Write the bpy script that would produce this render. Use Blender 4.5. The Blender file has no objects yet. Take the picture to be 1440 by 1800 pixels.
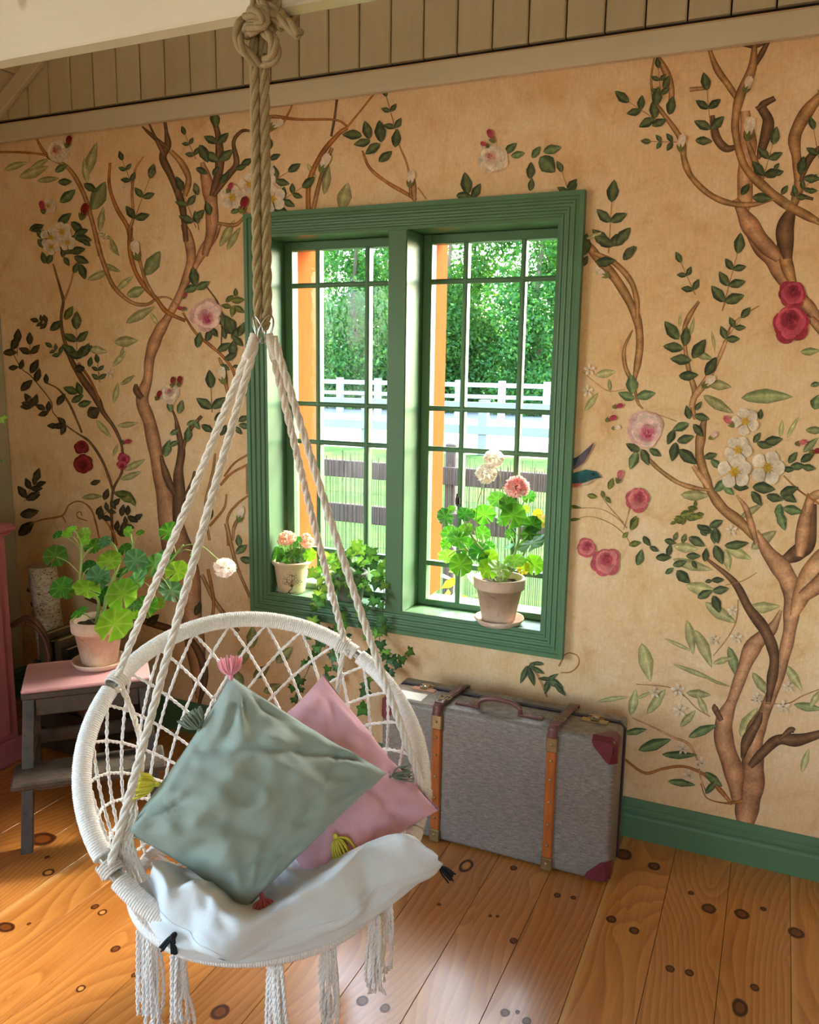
import bpy, math, random
import numpy as np
from mathutils import Vector, Matrix, noise as mnoise
rnd = random.Random(7)
PI = math.pi
SC = bpy.context.scene
COL = SC.collection

# ------------------------------------------------------------------ camera
CAM_F, CAM_YAW, CAM_PITCH, CAM_ROLL = 1455.3, -0.4180, 0.1731, 0.0153      # focal length in px of a 1440x1800 frame
CAM_LOC = np.array([0.0, -2.6717, 1.55])
def cam_axes():
    cy, sy, cp, sp = math.cos(CAM_YAW), math.sin(CAM_YAW), math.cos(CAM_PITCH), math.sin(CAM_PITCH)
    f = np.array([sy*cp, cy*cp, -sp]); r = np.array([cy, -sy, 0.0]); u = np.cross(r, f)
    cr, sr = math.cos(CAM_ROLL), math.sin(CAM_ROLL)
    return cr*r + sr*u, -sr*r + cr*u, f
AX_R, AX_U, AX_F = cam_axes()
cam = bpy.data.cameras.new('camera')
cam.sensor_fit = 'VERTICAL'; cam.sensor_height = 36.0; cam.lens = CAM_F*36.0/1800.0
cam.clip_start = 0.05; cam.clip_end = 400
cam_ob = bpy.data.objects.new('camera', cam); COL.objects.link(cam_ob)
m = Matrix.Identity(4)
for i in range(3):
    m[i][0] = AX_R[i]; m[i][1] = AX_U[i]; m[i][2] = -AX_F[i]; m[i][3] = CAM_LOC[i]
cam_ob.matrix_world = m
SC.camera = cam_ob

# ------------------------------------------------------------------ sky, sun, exposure
world = bpy.data.worlds.new('sky'); SC.world = world; world.use_nodes = True
wn = world.node_tree; wn.nodes.clear()
sky = wn.nodes.new('ShaderNodeTexSky'); sky.sky_type = 'NISHITA'; sky.sun_disc = False
sky.sun_elevation = math.radians(42); sky.sun_rotation = math.radians(27); sky.dust_density = 2.5; sky.air_density = 1.0; sky.ozone_density = 1.0
bg = wn.nodes.new('ShaderNodeBackground'); bg.inputs['Strength'].default_value = 2.0
wo = wn.nodes.new('ShaderNodeOutputWorld')
haze = wn.nodes.new('ShaderNodeMix'); haze.data_type = 'RGBA'; haze.blend_type = 'MULTIPLY'; haze.inputs[0].default_value = 1.0
haze.inputs[7].default_value = (1.07, 1.0, 0.90, 1)          # warm summer haze over the whole sky
wn.links.new(sky.outputs[0], haze.inputs[6]); wn.links.new(haze.outputs[2], bg.inputs['Color']); wn.links.new(bg.outputs[0], wo.inputs['Surface'])
sun = bpy.data.lights.new('sun', 'SUN'); sun.energy = 2.4; sun.angle = math.radians(7); sun.color = (1.0, 0.93, 0.82)
sun_ob = bpy.data.objects.new('sun', sun); COL.objects.link(sun_ob)
sun_ob.rotation_euler = Vector((-0.44, -1.0, -0.98)).to_track_quat('-Z', 'Y').to_euler()
SC.view_settings.view_transform = 'Standard'; SC.view_settings.look = 'None'
SC.view_settings.gamma = 1.0; SC.view_settings.use_curve_mapping = False
SC.view_settings.exposure = 1.1
SC.cycles.use_denoising = True
SC.cycles.max_bounces = 10; SC.cycles.diffuse_bounces = 6; SC.cycles.glossy_bounces = 3
SC.cycles.transparent_max_bounces = 16; SC.cycles.sample_clamp_indirect = 8.0; SC.cycles.caustics_reflective = False
SC.cycles.caustics_refractive = False
def portal(name, loc, rot, sx, sy):
    l = bpy.data.lights.new(name, 'AREA'); l.shape = 'RECTANGLE'; l.size = sx; l.size_y = sy; l.cycles.is_portal = True
    o = bpy.data.objects.new(name, l); COL.objects.link(o); o.location = loc; o.rotation_euler = rot
    return o

# ------------------------------------------------------------------ pixel of the photograph -> point in the room
def _ray(px, py):
    d = AX_R*((px-720)/CAM_F) - AX_U*((py-900)/CAM_F) + AX_F
    return d
def at_y(px, py, Y=0.0):
    d = _ray(px, py); return CAM_LOC + d*((Y-CAM_LOC[1])/d[1])
def at_z(px, py, Z=0.0):
    d = _ray(px, py); return CAM_LOC + d*((Z-CAM_LOC[2])/d[2])
def at_plane(px, py, p, n):
    d = _ray(px, py); p = np.asarray(p); n = np.asarray(n); return CAM_LOC + d*(((p-CAM_LOC)@n)/(d@n))
def at_d(px, py, D):
    return CAM_LOC + _ray(px, py)*D

# ------------------------------------------------------------------ materials
def lin(h):
    h = h.lstrip('#'); out = []
    for i in (0, 2, 4):
        c = int(h[i:i+2], 16)/255
        out.append(c/12.92 if c <= .04045 else ((c+.055)/1.055)**2.4)
    return tuple(out)
def c4(c):
    if isinstance(c, str): c = lin(c)
    return (c[0], c[1], c[2], 1.0)
class NT:
    def __init__(s, name):
        s.m = bpy.data.materials.new(name); s.m.use_nodes = True; s.t = s.m.node_tree
        s.b = s.t.nodes['Principled BSDF']; s.out = s.t.nodes['Material Output']
    def n(s, typ, **kw):
        nd = s.t.nodes.new(typ)
        for k, v in kw.items():
            if k.startswith('i_'):
                nd.inputs[k[2:].replace('_', ' ')].default_value = v
            else: setattr(nd, k, v)
        return nd
    def l(s, a, b): s.t.links.new(a, b); return b
    def coord(s, kind='Object', scale=(1, 1, 1), rand=False):
        tc = s.n('ShaderNodeTexCoord'); mp = s.n('ShaderNodeMapping'); mp.inputs['Scale'].default_value = scale
        s.l(tc.outputs[kind], mp.inputs['Vector'])
        if rand:
            oi = s.n('ShaderNodeObjectInfo'); vm = s.n('ShaderNodeVectorMath', operation='MULTIPLY'); vm.inputs[1].default_value = (37.1, 17.3, 53.7)
            s.l(oi.outputs['Random'], vm.inputs[0]); s.l(vm.outputs[0], mp.inputs['Location'])
        return mp.outputs[0]
    def noise(s, vec, scale=5, detail=4, rough=.55, dist=0):
        t = s.n('ShaderNodeTexNoise'); t.inputs['Scale'].default_value = scale; t.inputs['Detail'].default_value = detail
        t.inputs['Roughness'].default_value = rough; t.inputs['Distortion'].default_value = dist
        s.l(vec, t.inputs['Vector']); return t.outputs['Fac']
    def ramp(s, fac, stops):
        r = s.n('ShaderNodeValToRGB'); e = r.color_ramp.elements
        while len(e) < len(stops): e.new(.5)
        for i, (p, c) in enumerate(stops):
            e[i].position = p; e[i].color = c4(c)
        s.l(fac, r.inputs['Fac']); return r.outputs['Color']
    def mix(s, fac, a, b, mode='MIX'):
        mx = s.n('ShaderNodeMix', data_type='RGBA', blend_type=mode)
        for sock, v in ((mx.inputs[0], fac), (mx.inputs[6], a), (mx.inputs[7], b)):
            if hasattr(v, 'is_linked'): s.l(v, sock)
            elif isinstance(v, (int, float)): sock.default_value = v
            else: sock.default_value = c4(v)
        return mx.outputs[2]
    def math(s, op, a, b=0.0, c=None):
        nd = s.n('ShaderNodeMath', operation=op)
        for i, v in enumerate((a, b, c)):
            if v is None: continue
            if hasattr(v, 'is_linked'): s.l(v, nd.inputs[i])
            else: nd.inputs[i].default_value = v
        return nd.outputs[0]
    def bump(s, h, strength=.3, dist=.01):
        b = s.n('ShaderNodeBump'); b.inputs['Strength'].default_value = strength; b.inputs['Distance'].default_value = dist
        s.l(h, b.inputs['Height']); s.l(b.outputs[0], s.b.inputs['Normal']); return b
    def set(s, rough=None, metal=None, spec=None, color=None, **kw):
        if rough is not None: s.b.inputs['Roughness'].default_value = rough
        if metal is not None: s.b.inputs['Metallic'].default_value = metal
        if spec is not None: s.b.inputs['Specular IOR Level'].default_value = spec
        if color is not None:
            if hasattr(color, 'is_linked'): s.l(color, s.b.inputs['Base Color'])
            else: s.b.inputs['Base Color'].default_value = c4(color)
        for k, v in kw.items(): s.b.inputs[k.replace('_', ' ')].default_value = v
        return s.m
def plain(name, col, rough=.55, vary=.12, scale=8, bump=.0, bscale=60, metal=0, spec=.5, stretch=(1, 1, 1), kind='Object', **kw):
    t = NT(name); v = t.coord(kind, stretch)
    base = lin(col) if isinstance(col, str) else col
    hi = tuple(min(1, c*(1+vary)) for c in base); lo = tuple(c*(1-vary) for c in base)
    c = t.ramp(t.noise(v, scale, 5), [(.3, lo), (.7, hi)])
    if bump: t.bump(t.noise(v, bscale, 4), bump)
    return t.set(rough, metal, spec, c, **kw)
def vcol(name, rough=.75, noise_amt=.18, nscale=60, spec=.25):
    t = NT(name); a = t.n('ShaderNodeVertexColor'); a.layer_name = 'Col'
    v = t.coord('Object'); n = t.noise(v, nscale, 6, .65)
    k = t.ramp(n, [(.3, (1-noise_amt,)*3), (.7, (1+noise_amt,)*3)])
    return t.set(rough, 0, spec, t.mix(1.0, a.outputs['Color'], k, 'MULTIPLY'))
def leafmat(name, trans=.45, rough=.42, tint=(1.35, 1.5, .55), vary=.5):
    t = NT(name); a = t.n('ShaderNodeVertexColor'); a.layer_name = 'Col'
    oi = t.n('ShaderNodeObjectInfo')
    hv = t.n('ShaderNodeHueSaturation'); t.l(a.outputs['Color'], hv.inputs['Color'])
    t.l(t.math('MULTIPLY_ADD', oi.outputs['Random'], .03, .485), hv.inputs['Hue'])
    t.l(t.math('MULTIPLY_ADD', oi.outputs['Random'], vary, 1-vary*.5), hv.inputs['Value'])
    t.set(rough, 0, .35, hv.outputs[0])
    tr = t.n('ShaderNodeBsdfTranslucent'); br = t.mix(1.0, hv.outputs[0], tint, 'MULTIPLY'); t.l(br, tr.inputs['Color'])
    ms = t.n('ShaderNodeMixShader'); ms.inputs[0].default_value = trans
    t.l(t.b.outputs[0], ms.inputs[1]); t.l(tr.outputs[0], ms.inputs[2]); t.l(ms.outputs[0], t.out.inputs['Surface'])
    return t.m

# ------------------------------------------------------------------ mesh building
class MB:
    def __init__(s): s.v = []; s.f = []; s.c = []; s.mi = []; s.cur = 0
    def add(s, vs, fs, col=None):
        o = len(s.v); s.v += [tuple(map(float, p)) for p in vs]
        s.f += [tuple(i+o for i in f) for f in fs]; s.mi += [s.cur]*len(fs)
        if col is None: s.c += [(1, 1, 1)]*len(vs)
        elif isinstance(col[0], (int, float)): s.c += [tuple(col)]*len(vs)
        else: s.c += [tuple(x) for x in col]
        return s
    def box(s, a, b, M=None):
        x0, y0, z0 = a; x1, y1, z1 = b
        vs = [(x0, y0, z0), (x1, y0, z0), (x1, y1, z0), (x0, y1, z0), (x0, y0, z1), (x1, y0, z1), (x1, y1, z1), (x0, y1, z1)]
        if M is not None: vs = [M @ Vector(p) for p in vs]
        return s.add(vs, [(0, 3, 2, 1), (4, 5, 6, 7), (0, 1, 5, 4), (1, 2, 6, 5), (2, 3, 7, 6), (3, 0, 4, 7)])
    def cbox(s, a, b, ch=.004, M=None):
        """box with chamfered edges"""
        x0, y0, z0 = a; x1, y1, z1 = b; vs = []; idx = {}
        cs = ((x0, x1), (y0, y1), (z0, z1)); sg = (1, -1)
        for i in (0, 1):
            for j in (0, 1):
                for k in (0, 1):
                    for ax in range(3):
                        p = [cs[0][i], cs[1][j], cs[2][k]]; ijk = (i, j, k)
                        for o in range(3):
                            if o != ax: p[o] += sg[ijk[o]]*ch
                        idx[(i, j, k, ax)] = len(vs); vs.append(p)
        fs = []
        def cyc(ax): return [(ax+1) % 3, (ax+2) % 3]
        for ax in range(3):
            o1, o2 = cyc(ax)
            for e in (0, 1):
                q = []
                for (a_, b_) in ((0, 0), (1, 0), (1, 1), (0, 1)):
                    t = [0, 0, 0]; t[ax] = e; t[o1] = a_; t[o2] = b_; q.append(idx[(t[0], t[1], t[2], ax)])
                fs.append(q if e else q[::-1])
        for ax in range(3):                      # edges along ax
            o1, o2 = cyc(ax)
            for a_ in (0, 1):
                for b_ in (0, 1):
                    t0 = [0, 0, 0]; t1 = [0, 0, 0]; t1[ax] = 1
                    for t in (t0, t1): t[o1] = a_; t[o2] = b_
                    q = [idx[(*t0, o1)], idx[(*t1, o1)], idx[(*t1, o2)], idx[(*t0, o2)]]
                    fs.append(q if (a_ == b_) else q[::-1])
        for i in (0, 1):
            for j in (0, 1):
                for k in (0, 1):
                    q = [idx[(i, j, k, 0)], idx[(i, j, k, 1)], idx[(i, j, k, 2)]]
                    fs.append(q if (i+j+k) % 2 else q[::-1])
        if M is not None: vs = [M @ Vector(p) for p in vs]
        return s.add(vs, fs)
    def tube(s, pts, r, n=8, closed=False, col=None, cap=True):
        pts = np.asarray(pts, float); N = len(pts)
        rr = np.broadcast_to(np.asarray(r, float), (N,))
        fr = frames(pts, closed); vs = []; fs = []; cc = []
        ang = np.linspace(0, 2*PI, n, endpoint=False)
        for i in range(N):
            a, b = fr[i]
            for t in ang: vs.append(pts[i] + rr[i]*(math.cos(t)*a + math.sin(t)*b))
            if col is not None and not isinstance(col[0], (int, float)): cc += [col[i]]*n
        M_ = N if closed else N-1
        for i in range(M_):
            j = (i+1) % N
            for k in range(n):
                k2 = (k+1) % n; fs.append((i*n+k, i*n+k2, j*n+k2, j*n+k))
        if cap and not closed:
            fs.append(tuple(range(n))[::-1]); fs.append(tuple((N-1)*n+k for k in range(n)))
        return s.add(vs, fs, cc if cc else col)
    def twist(s, pts, R, strands=2, turns=20, rs=None, n=6, step=None, closed=False, phase=0, col=None):
        """a laid rope: strands of radius rs wound round the path pts"""
        pts = resample(np.asarray(pts, float), step or .006, closed); N = len(pts); fr = frames(pts, closed)
        L = np.concatenate([[0], np.cumsum(np.linalg.norm(np.diff(pts, axis=0), axis=1))]); rs = rs or R
        for k in range(strands):
            a = phase + 2*PI*k/strands + L*turns*2*PI
            q = [pts[i] + R*(math.cos(a[i])*fr[i][0] + math.sin(a[i])*fr[i][1]) for i in range(N)]
            s.tube(q, rs, n, closed, col)
        return s
    def lathe(s, prof, n=32, o=(0, 0, 0), M=None, col=None, cap=False):
        vs = []; fs = []; cc = []
        for i, (r, z) in enumerate(prof):
            for k in range(n):
                t = 2*PI*k/n; p = Vector((r*math.cos(t), r*math.sin(t), z))
                if M is not None: p = M @ p
                vs.append((p[0]+o[0], p[1]+o[1], p[2]+o[2]))
        for i in range(len(prof)-1):
            for k in range(n):
                k2 = (k+1) % n; fs.append((i*n+k, i*n+k2, (i+1)*n+k2, (i+1)*n+k))
        if cap: fs.append(tuple(range(n))[::-1]); fs.append(tuple((len(prof)-1)*n+k for k in range(n)))
        return s.add(vs, fs, col)
    def sweep(s, prof, p0, p1, ea, eb, m0=0.0, m1=0.0):
        """profile (a, b) along ea, eb swept p0 -> p1; m0 / m1 shift the ends per unit a (mitre)"""
        p0, p1, ea, eb = (np.asarray(t, float) for t in (p0, p1, ea, eb)); d = p1-p0; d = d/np.linalg.norm(d); n = len(prof)
        vs = [p0 + ea*a + eb*b + d*(m0*a) for a, b in prof] + [p1 + ea*a + eb*b + d*(m1*a) for a, b in prof]
        fs = [(i, (i+1) % n, n+(i+1) % n, n+i) for i in range(n)] + [tuple(range(n))[::-1], tuple(range(n, 2*n))]
        return s.add(vs, fs)
    def grid(s, P, col=None, closed_u=False):
        P = np.asarray(P, float); a, b = P.shape[:2]; fs = []
        for i in range(a-1 + (1 if closed_u else 0)):
            i2 = (i+1) % a
            for j in range(b-1): fs.append((i*b+j, i2*b+j, i2*b+j+1, i*b+j+1))
        return s.add(P.reshape(-1, 3), fs, col)
    def mesh(s, name, mats, o=(0, 0, 0), smooth=False):
        me = bpy.data.meshes.new(name)
        vs = [(p[0]-o[0], p[1]-o[1], p[2]-o[2]) for p in s.v]
        me.from_pydata(vs, [], s.f)
        if not isinstance(mats, (list, tuple)): mats = [mats]
        for mm in mats: me.materials.append(mm)
        if len(mats) > 1: me.polygons.foreach_set('material_index', s.mi)
        if any(c != (1, 1, 1) for c in s.c):
            ca = me.color_attributes.new('Col', 'FLOAT_COLOR', 'POINT')
            ca.data.foreach_set('color', np.array([(*c[:3], 1.0) for c in s.c], dtype=np.float32).ravel())
        if smooth: me.polygons.foreach_set('use_smooth', [True]*len(me.polygons))
        me.update(); return me
    def build(s, name, mats, parent=None, smooth=False, origin=None, auto=None):
        o = origin if origin is not None else (ORG[parent.name] if parent is not None else (0, 0, 0))
        ob = bpy.data.objects.new(name, s.mesh(name, mats, o, smooth)); COL.objects.link(ob)
        if parent is not None:
            ob.parent = parent
            po = ORG[parent.name]; ob.location = (o[0]-po[0], o[1]-po[1], o[2]-po[2])
        else: ob.location = o
        ORG[ob.name] = tuple(o)
        if auto:
            try:
                mo = ob.modifiers.new('bevel', 'BEVEL'); mo.width = auto; mo.segments = 2; mo.limit_method = 'ANGLE'
            except Exception: pass
        return ob
ORG = {}
def resample(pts, step, closed=False):
    if closed: pts = np.vstack([pts, pts[:1]])
    L = np.concatenate([[0], np.cumsum(np.linalg.norm(np.diff(pts, axis=0), axis=1))]); n = max(2, int(L[-1]/step)+1)
    t = np.linspace(0, L[-1], n, endpoint=not closed)
    return np.stack([np.interp(t, L, pts[:, k]) for k in range(3)], 1)
def frames(pts, closed=False):
    N = len(pts); T = np.zeros_like(pts)
    if closed: T = np.roll(pts, -1, 0) - np.roll(pts, 1, 0)
    else:
        T[1:-1] = pts[2:]-pts[:-2]; T[0] = pts[1]-pts[0]; T[-1] = pts[-1]-pts[-2]
    T = T/np.maximum(np.linalg.norm(T, axis=1)[:, None], 1e-12)
    up = np.array([0, 0, 1.0]) if abs(T[0][2]) < .9 else np.array([1.0, 0, 0])
    a = np.cross(T[0], up); a /= np.linalg.norm(a); out = []
    for i in range(N):
        a = a - T[i]*(a@T[i]); ln = np.linalg.norm(a)
        a = a/ln if ln > 1e-9 else np.cross(T[i], [0.3, .5, .8]); out.append((a, np.cross(T[i], a)))
    return out
def smooth_path(pts, sub=8, closed=False):
    P = np.asarray(pts, float); n = len(P); out = []
    rng = range(n if closed else n-1)
    for i in rng:
        p0 = P[(i-1) % n] if closed or i > 0 else 2*P[0]-P[1]
        p1 = P[i]; p2 = P[(i+1) % n]
        p3 = P[(i+2) % n] if closed or i+2 < n else 2*P[-1]-P[-2]
        for k in range(sub):
            t = k/sub
            out.append(.5*((2*p1)+(-p0+p2)*t+(2*p0-5*p1+4*p2-p3)*t*t+(-p0+3*p1-3*p2+p3)*t**3))
    if not closed: out.append(P[-1])
    return np.array(out)
def tag(o, label=None, cat=None, group=None, kind=None):
    if label: o['label'] = label
    if cat: o['category'] = cat
    if group: o['group'] = group
    if kind: o['kind'] = kind
    return o
def thing(name, label, cat, loc=(0, 0, 0), group=None, kind=None):
    o = bpy.data.objects.new(name, None); COL.objects.link(o); o.location = tuple(map(float, loc)); o.empty_display_size = .05
    ORG[o.name] = tuple(map(float, loc)); tag(o, label, cat, group, kind); return o
def inst(name, mesh, parent, M):
    """a part that shares its mesh; M is its world matrix"""
    ob = bpy.data.objects.new(name, mesh); COL.objects.link(ob)
    if parent is not None:
        ob.parent = parent; po = ORG[parent.name]; M = Matrix.Translation((-po[0], -po[1], -po[2])) @ M
    ob.matrix_local = M if parent is not None else M
    ORG[ob.name] = tuple(M.translation) if parent is None else (0, 0, 0)
    return ob
def basis(x, y, z, loc, s=1.0):
    M = Matrix.Identity(4)
    for i in range(3):
        M[i][0] = x[i]*s; M[i][1] = y[i]*s; M[i][2] = z[i]*s; M[i][3] = loc[i]
    return M
def nrm(v): v = np.asarray(v, float); return v/np.linalg.norm(v)
# ------------------------------------------------------------------ room dimensions
XL, XR, YB, YF = -3.165, 1.965, 0.0, -5.2         # left, right, mural wall, wall behind the camera
RIDGE_X, SLOPE = -0.6, 0.671
def roof_z(x): return 2.611 + SLOPE*((x+3.094) if x < RIDGE_X else (2*RIDGE_X - x + 3.094))
WX0, WX1, WZ0, WZ1 = -1.79, -0.672, 0.655, 2.02   # window opening
MULL0, MULL1 = -1.277, -1.206
GROUND = -0.35

# materials of the shell
def m_wallpaper():
    t = NT('mural_paper'); v = t.coord('Object')
    n1 = t.noise(v, 1.6, 6, .6); n2 = t.noise(v, 7, 8, .7, .6); n3 = t.noise(v, 90, 3, .6)
    c1 = t.ramp(n1, [(.25, '#dea86c'), (.5, '#ebc497'), (.75, '#f2d3af')])
    c2 = t.ramp(n2, [(.28, '#c98e52'), (.44, '#e5bb88'), (.62, '#efcda4'), (.8, '#dfb078')])
    c = t.mix(.55, c1, c2)
    sc = t.noise(t.coord('Object', (1, 1, .8)), 4.5, 10, .8, .4); c = t.mix(t.ramp(sc, [(.50, (0, 0, 0)), (.66, (.55, .55, .55))]), c, '#f6deba')     # pale scuffs
    st = t.noise(v, 3.1, 9, .75, .8); c = t.mix(t.ramp(st, [(.56, (0, 0, 0)), (.74, (.6, .6, .6))]), c, '#bb8036')                              # golden stains
    fine = t.ramp(n3, [(.3, (.93, .93, .93)), (.7, (1.05, 1.05, 1.05))])
    # fine canvas weave and crackle of the print
    vz = t.coord('Object', (160, 160, 18)); w = t.noise(vz, 1.0, 3)
    wv = t.ramp(w, [(.3, (.95, .95, .95)), (.7, (1.04, 1.04, 1.04))])
    c = t.mix(1, t.mix(1, c, fine, 'MULTIPLY'), wv, 'MULTIPLY')
    t.bump(n3, .05, .002)
    return t.set(.72, 0, .3, c)
M_PAPER = m_wallpaper()
def m_print():
    t = NT('mural_print'); a = t.n('ShaderNodeVertexColor'); a.layer_name = 'Col'; v = t.coord('Object')
    k1 = t.ramp(t.noise(v, 26, 8, .75), [(.34, (.68, .66, .64)), (.52, (1, 1, 1)), (.7, (1.2, 1.18, 1.15))]); k2 = t.ramp(t.noise(v, 130, 4, .6), [(.3, (.84, .84, .84)), (.7, (1.15, 1.15, 1.15))])
    c = t.mix(1, t.mix(1, a.outputs['Color'], k1, 'MULTIPLY'), k2, 'MULTIPLY')
    fade = t.ramp(t.noise(v, 9, 8, .75, .5), [(.58, (0, 0, 0)), (.72, (.45, .45, .45))]); c = t.mix(fade, c, '#d9b480')   # worn patches where the paper shows through
    return t.set(.72, 0, .3, c)
M_PRINT = m_print()
def m_boards(name, a, b, rough=.5, sc=(30, 30, 2)):
    t = NT(name); v = t.coord('Object', sc, True); n = t.noise(v, 1.4, 6, .6); n2 = t.noise(t.coord('Object', (1, 1, 1), True), 2.2, 3)
    c = t.ramp(n, [(.3, a), (.7, b)]); c = t.mix(.5, c, t.ramp(n2, [(.35, a), (.65, b)]))
    # painted-over knots show through a little
    vo = t.n('ShaderNodeTexVoronoi'); vo.inputs['Scale'].default_value = 3.2; t.l(t.coord('Object', (1, 1, .6), True), vo.inputs['Vector'])
    k = t.ramp(vo.outputs['Distance'], [(.03, (.72, .68, .62)), (.06, (1, 1, 1))]); c = t.mix(1, c, k, 'MULTIPLY')
    t.bump(n, .12, .003); return t.set(rough, 0, .4, c)
M_BOARD = m_boards('painted_boards', '#c4b596', '#d2c4a6')
M_TRIM = m_boards('painted_trim', '#d0c3a6', '#dccfb3', .45, (3, 30, 30))
M_BEAM = m_boards('painted_beam', '#e2dac6', '#ebe4d3', .4, (2, 25, 25))
M_LWALL = m_boards('painted_left_boards', '#a9a084', '#b8b095')
M_DARK = plain('shadow_gap', '#2b2019', .9, .1)
M_GREEN = plain('green_paint', '#597b5a', .42, .05, 6, .04, 40, spec=.3)
M_PLASTER = plain('white_wall', '#ded3bd', .8, .03, 3)
M_EXT = plain('outside_ochre_paint', '#94431f', .95, .08, 12, stretch=(4, 4, 1), spec=.02)
M_ROOF = plain('roof_boards', '#b9ab8d', .6, .06, 3)
def m_floor():
    t = NT('pine_planks'); base = t.coord('Object', (1, 1, 1), True)
    # knots: sparse cells, drawn out along the plank
    kv = t.n('ShaderNodeMapping'); kv.inputs['Scale'].default_value = (7.5, 2.6, 1); t.l(base, kv.inputs['Vector'])
    vo = t.n('ShaderNodeTexVoronoi'); vo.inputs['Scale'].default_value = 1.0; vo.voronoi_dimensions = '2D'; t.l(kv.outputs[0], vo.inputs['Vector'])
    sp = t.n('ShaderNodeSeparateColor'); t.l(vo.outputs['Color'], sp.inputs[0])
    on = t.math('GREATER_THAN', sp.outputs[0], .62)
    kd = vo.outputs['Distance']
    # rings bend round the knots
    bend = t.math('MULTIPLY', t.math('POWER', t.math('SUBTRACT', 1.0, t.math('MINIMUM', kd, 1.0)), 4.0), on)
    sx = t.n('ShaderNodeSeparateXYZ'); t.l(base, sx.inputs[0])
    lowv = t.n('ShaderNodeMapping'); lowv.inputs['Scale'].default_value = (1.5, .55, 1); t.l(base, lowv.inputs['Vector'])
    low = t.noise(lowv.outputs[0], 1.0, 2, .5)
    rx = t.math('ADD', t.math('MULTIPLY', sx.outputs[0], 5.2), t.math('ADD', t.math('MULTIPLY', low, 5.0), t.math('MULTIPLY', bend, .25)))
    saw = t.math('FRACT', t.math('MULTIPLY', rx, 6.5))
    ring = t.ramp(saw, [(0, (.0, .0, .0)), (.72, (.75, .75, .75)), (.9, (1, 1, 1)), (1.0, (.1, .1, .1))])
    fib = t.noise(t.coord('Object', (150, 5, 1), True), 1.0, 5, .65)
    c = t.mix(t.math('MULTIPLY', ring, .8), '#cf8c46', '#9c571f')
    c = t.mix(.35, c, t.ramp(fib, [(.3, '#94551e'), (.7, '#cf904a')]))
    oi = t.n('ShaderNodeObjectInfo'); tone = t.ramp(oi.outputs['Random'], [(0, (.86, .82, .78)), (.5, (1, 1, 1)), (1, (1.1, 1.09, 1.07))])
    c = t.mix(1, c, tone, 'MULTIPLY')
    kn = t.math('MULTIPLY', on, t.math('LESS_THAN', kd, t.math('MULTIPLY_ADD', sp.outputs[1], .05, .045)))
    kn2 = t.math('MULTIPLY', on, t.math('LESS_THAN', kd, t.math('MULTIPLY_ADD', sp.outputs[1], .06, .09)))
    lo = t.n('ShaderNodeSeparateXYZ'); t.l(t.coord('Object'), lo.inputs[0])
    wob = t.math('ADD', lo.outputs[0], t.math('MULTIPLY', t.math('SUBTRACT', low, .5), .09))
    sap = t.ramp(wob, [(.012, (.75, .75, .75)), (.026, (0, 0, 0))]); sap2 = t.math('MULTIPLY', sap, t.math('GREATER_THAN', oi.outputs['Random'], .6))
    c = t.mix(sap2, c, '#d6a260')
    t.bump(fib, .05, .002)
    t.set(.30, 0, .5, c); t.b.inputs['Coat Weight'].default_value = .7; t.b.inputs['Coat Roughness'].default_value = .2
    return t.m
M_FLOOR = m_floor()
def m_glass():
    t = NT('window_glass'); t.t.nodes.remove(t.b)
    tr = t.n('ShaderNodeBsdfTransparent'); tr.inputs[0].default_value = (.93, .98, .97, 1)
    gl = t.n('ShaderNodeBsdfGlossy'); gl.inputs['Roughness'].default_value = .03; gl.inputs['Color'].default_value = (1, 1, 1, 1)
    fr = t.n('ShaderNodeFresnel'); fr.inputs['IOR'].default_value = 1.2
    nz = t.noise(t.coord('Object'), 14, 3); bp = t.n('ShaderNodeBump'); bp.inputs['Strength'].default_value = .12; bp.inputs['Distance'].default_value = .01
    t.l(nz, bp.inputs['Height']); t.l(bp.outputs[0], gl.inputs['Normal'])
    mx = t.n('ShaderNodeMixShader'); t.l(fr.outputs[0], mx.inputs[0]); t.l(tr.outputs[0], mx.inputs[1]); t.l(gl.outputs[0], mx.inputs[2])
    t.l(mx.outputs[0], t.out.inputs['Surface']); return t.m
M_GLASS = m_glass()

# ------------------------------------------------------------------ floor of pine planks
PW = 0.1715
fl = MB().box((XL-.3, YF-.3, -.12), (XR+.3, YB+.3, -.022)).build('floor', M_DARK); tag(fl, kind='structure')
pm = MB().cbox((.0007, YF, -.022), (PW-.0007, YB, 0), .0006).mesh('plank', M_FLOOR)
k0 = math.floor((XL+0.0248)/PW); x = -0.0248 + k0*PW
while x < XR:
    o = inst('plank', pm, fl, Matrix.Translation((x, 0, 0))); x += PW

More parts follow.
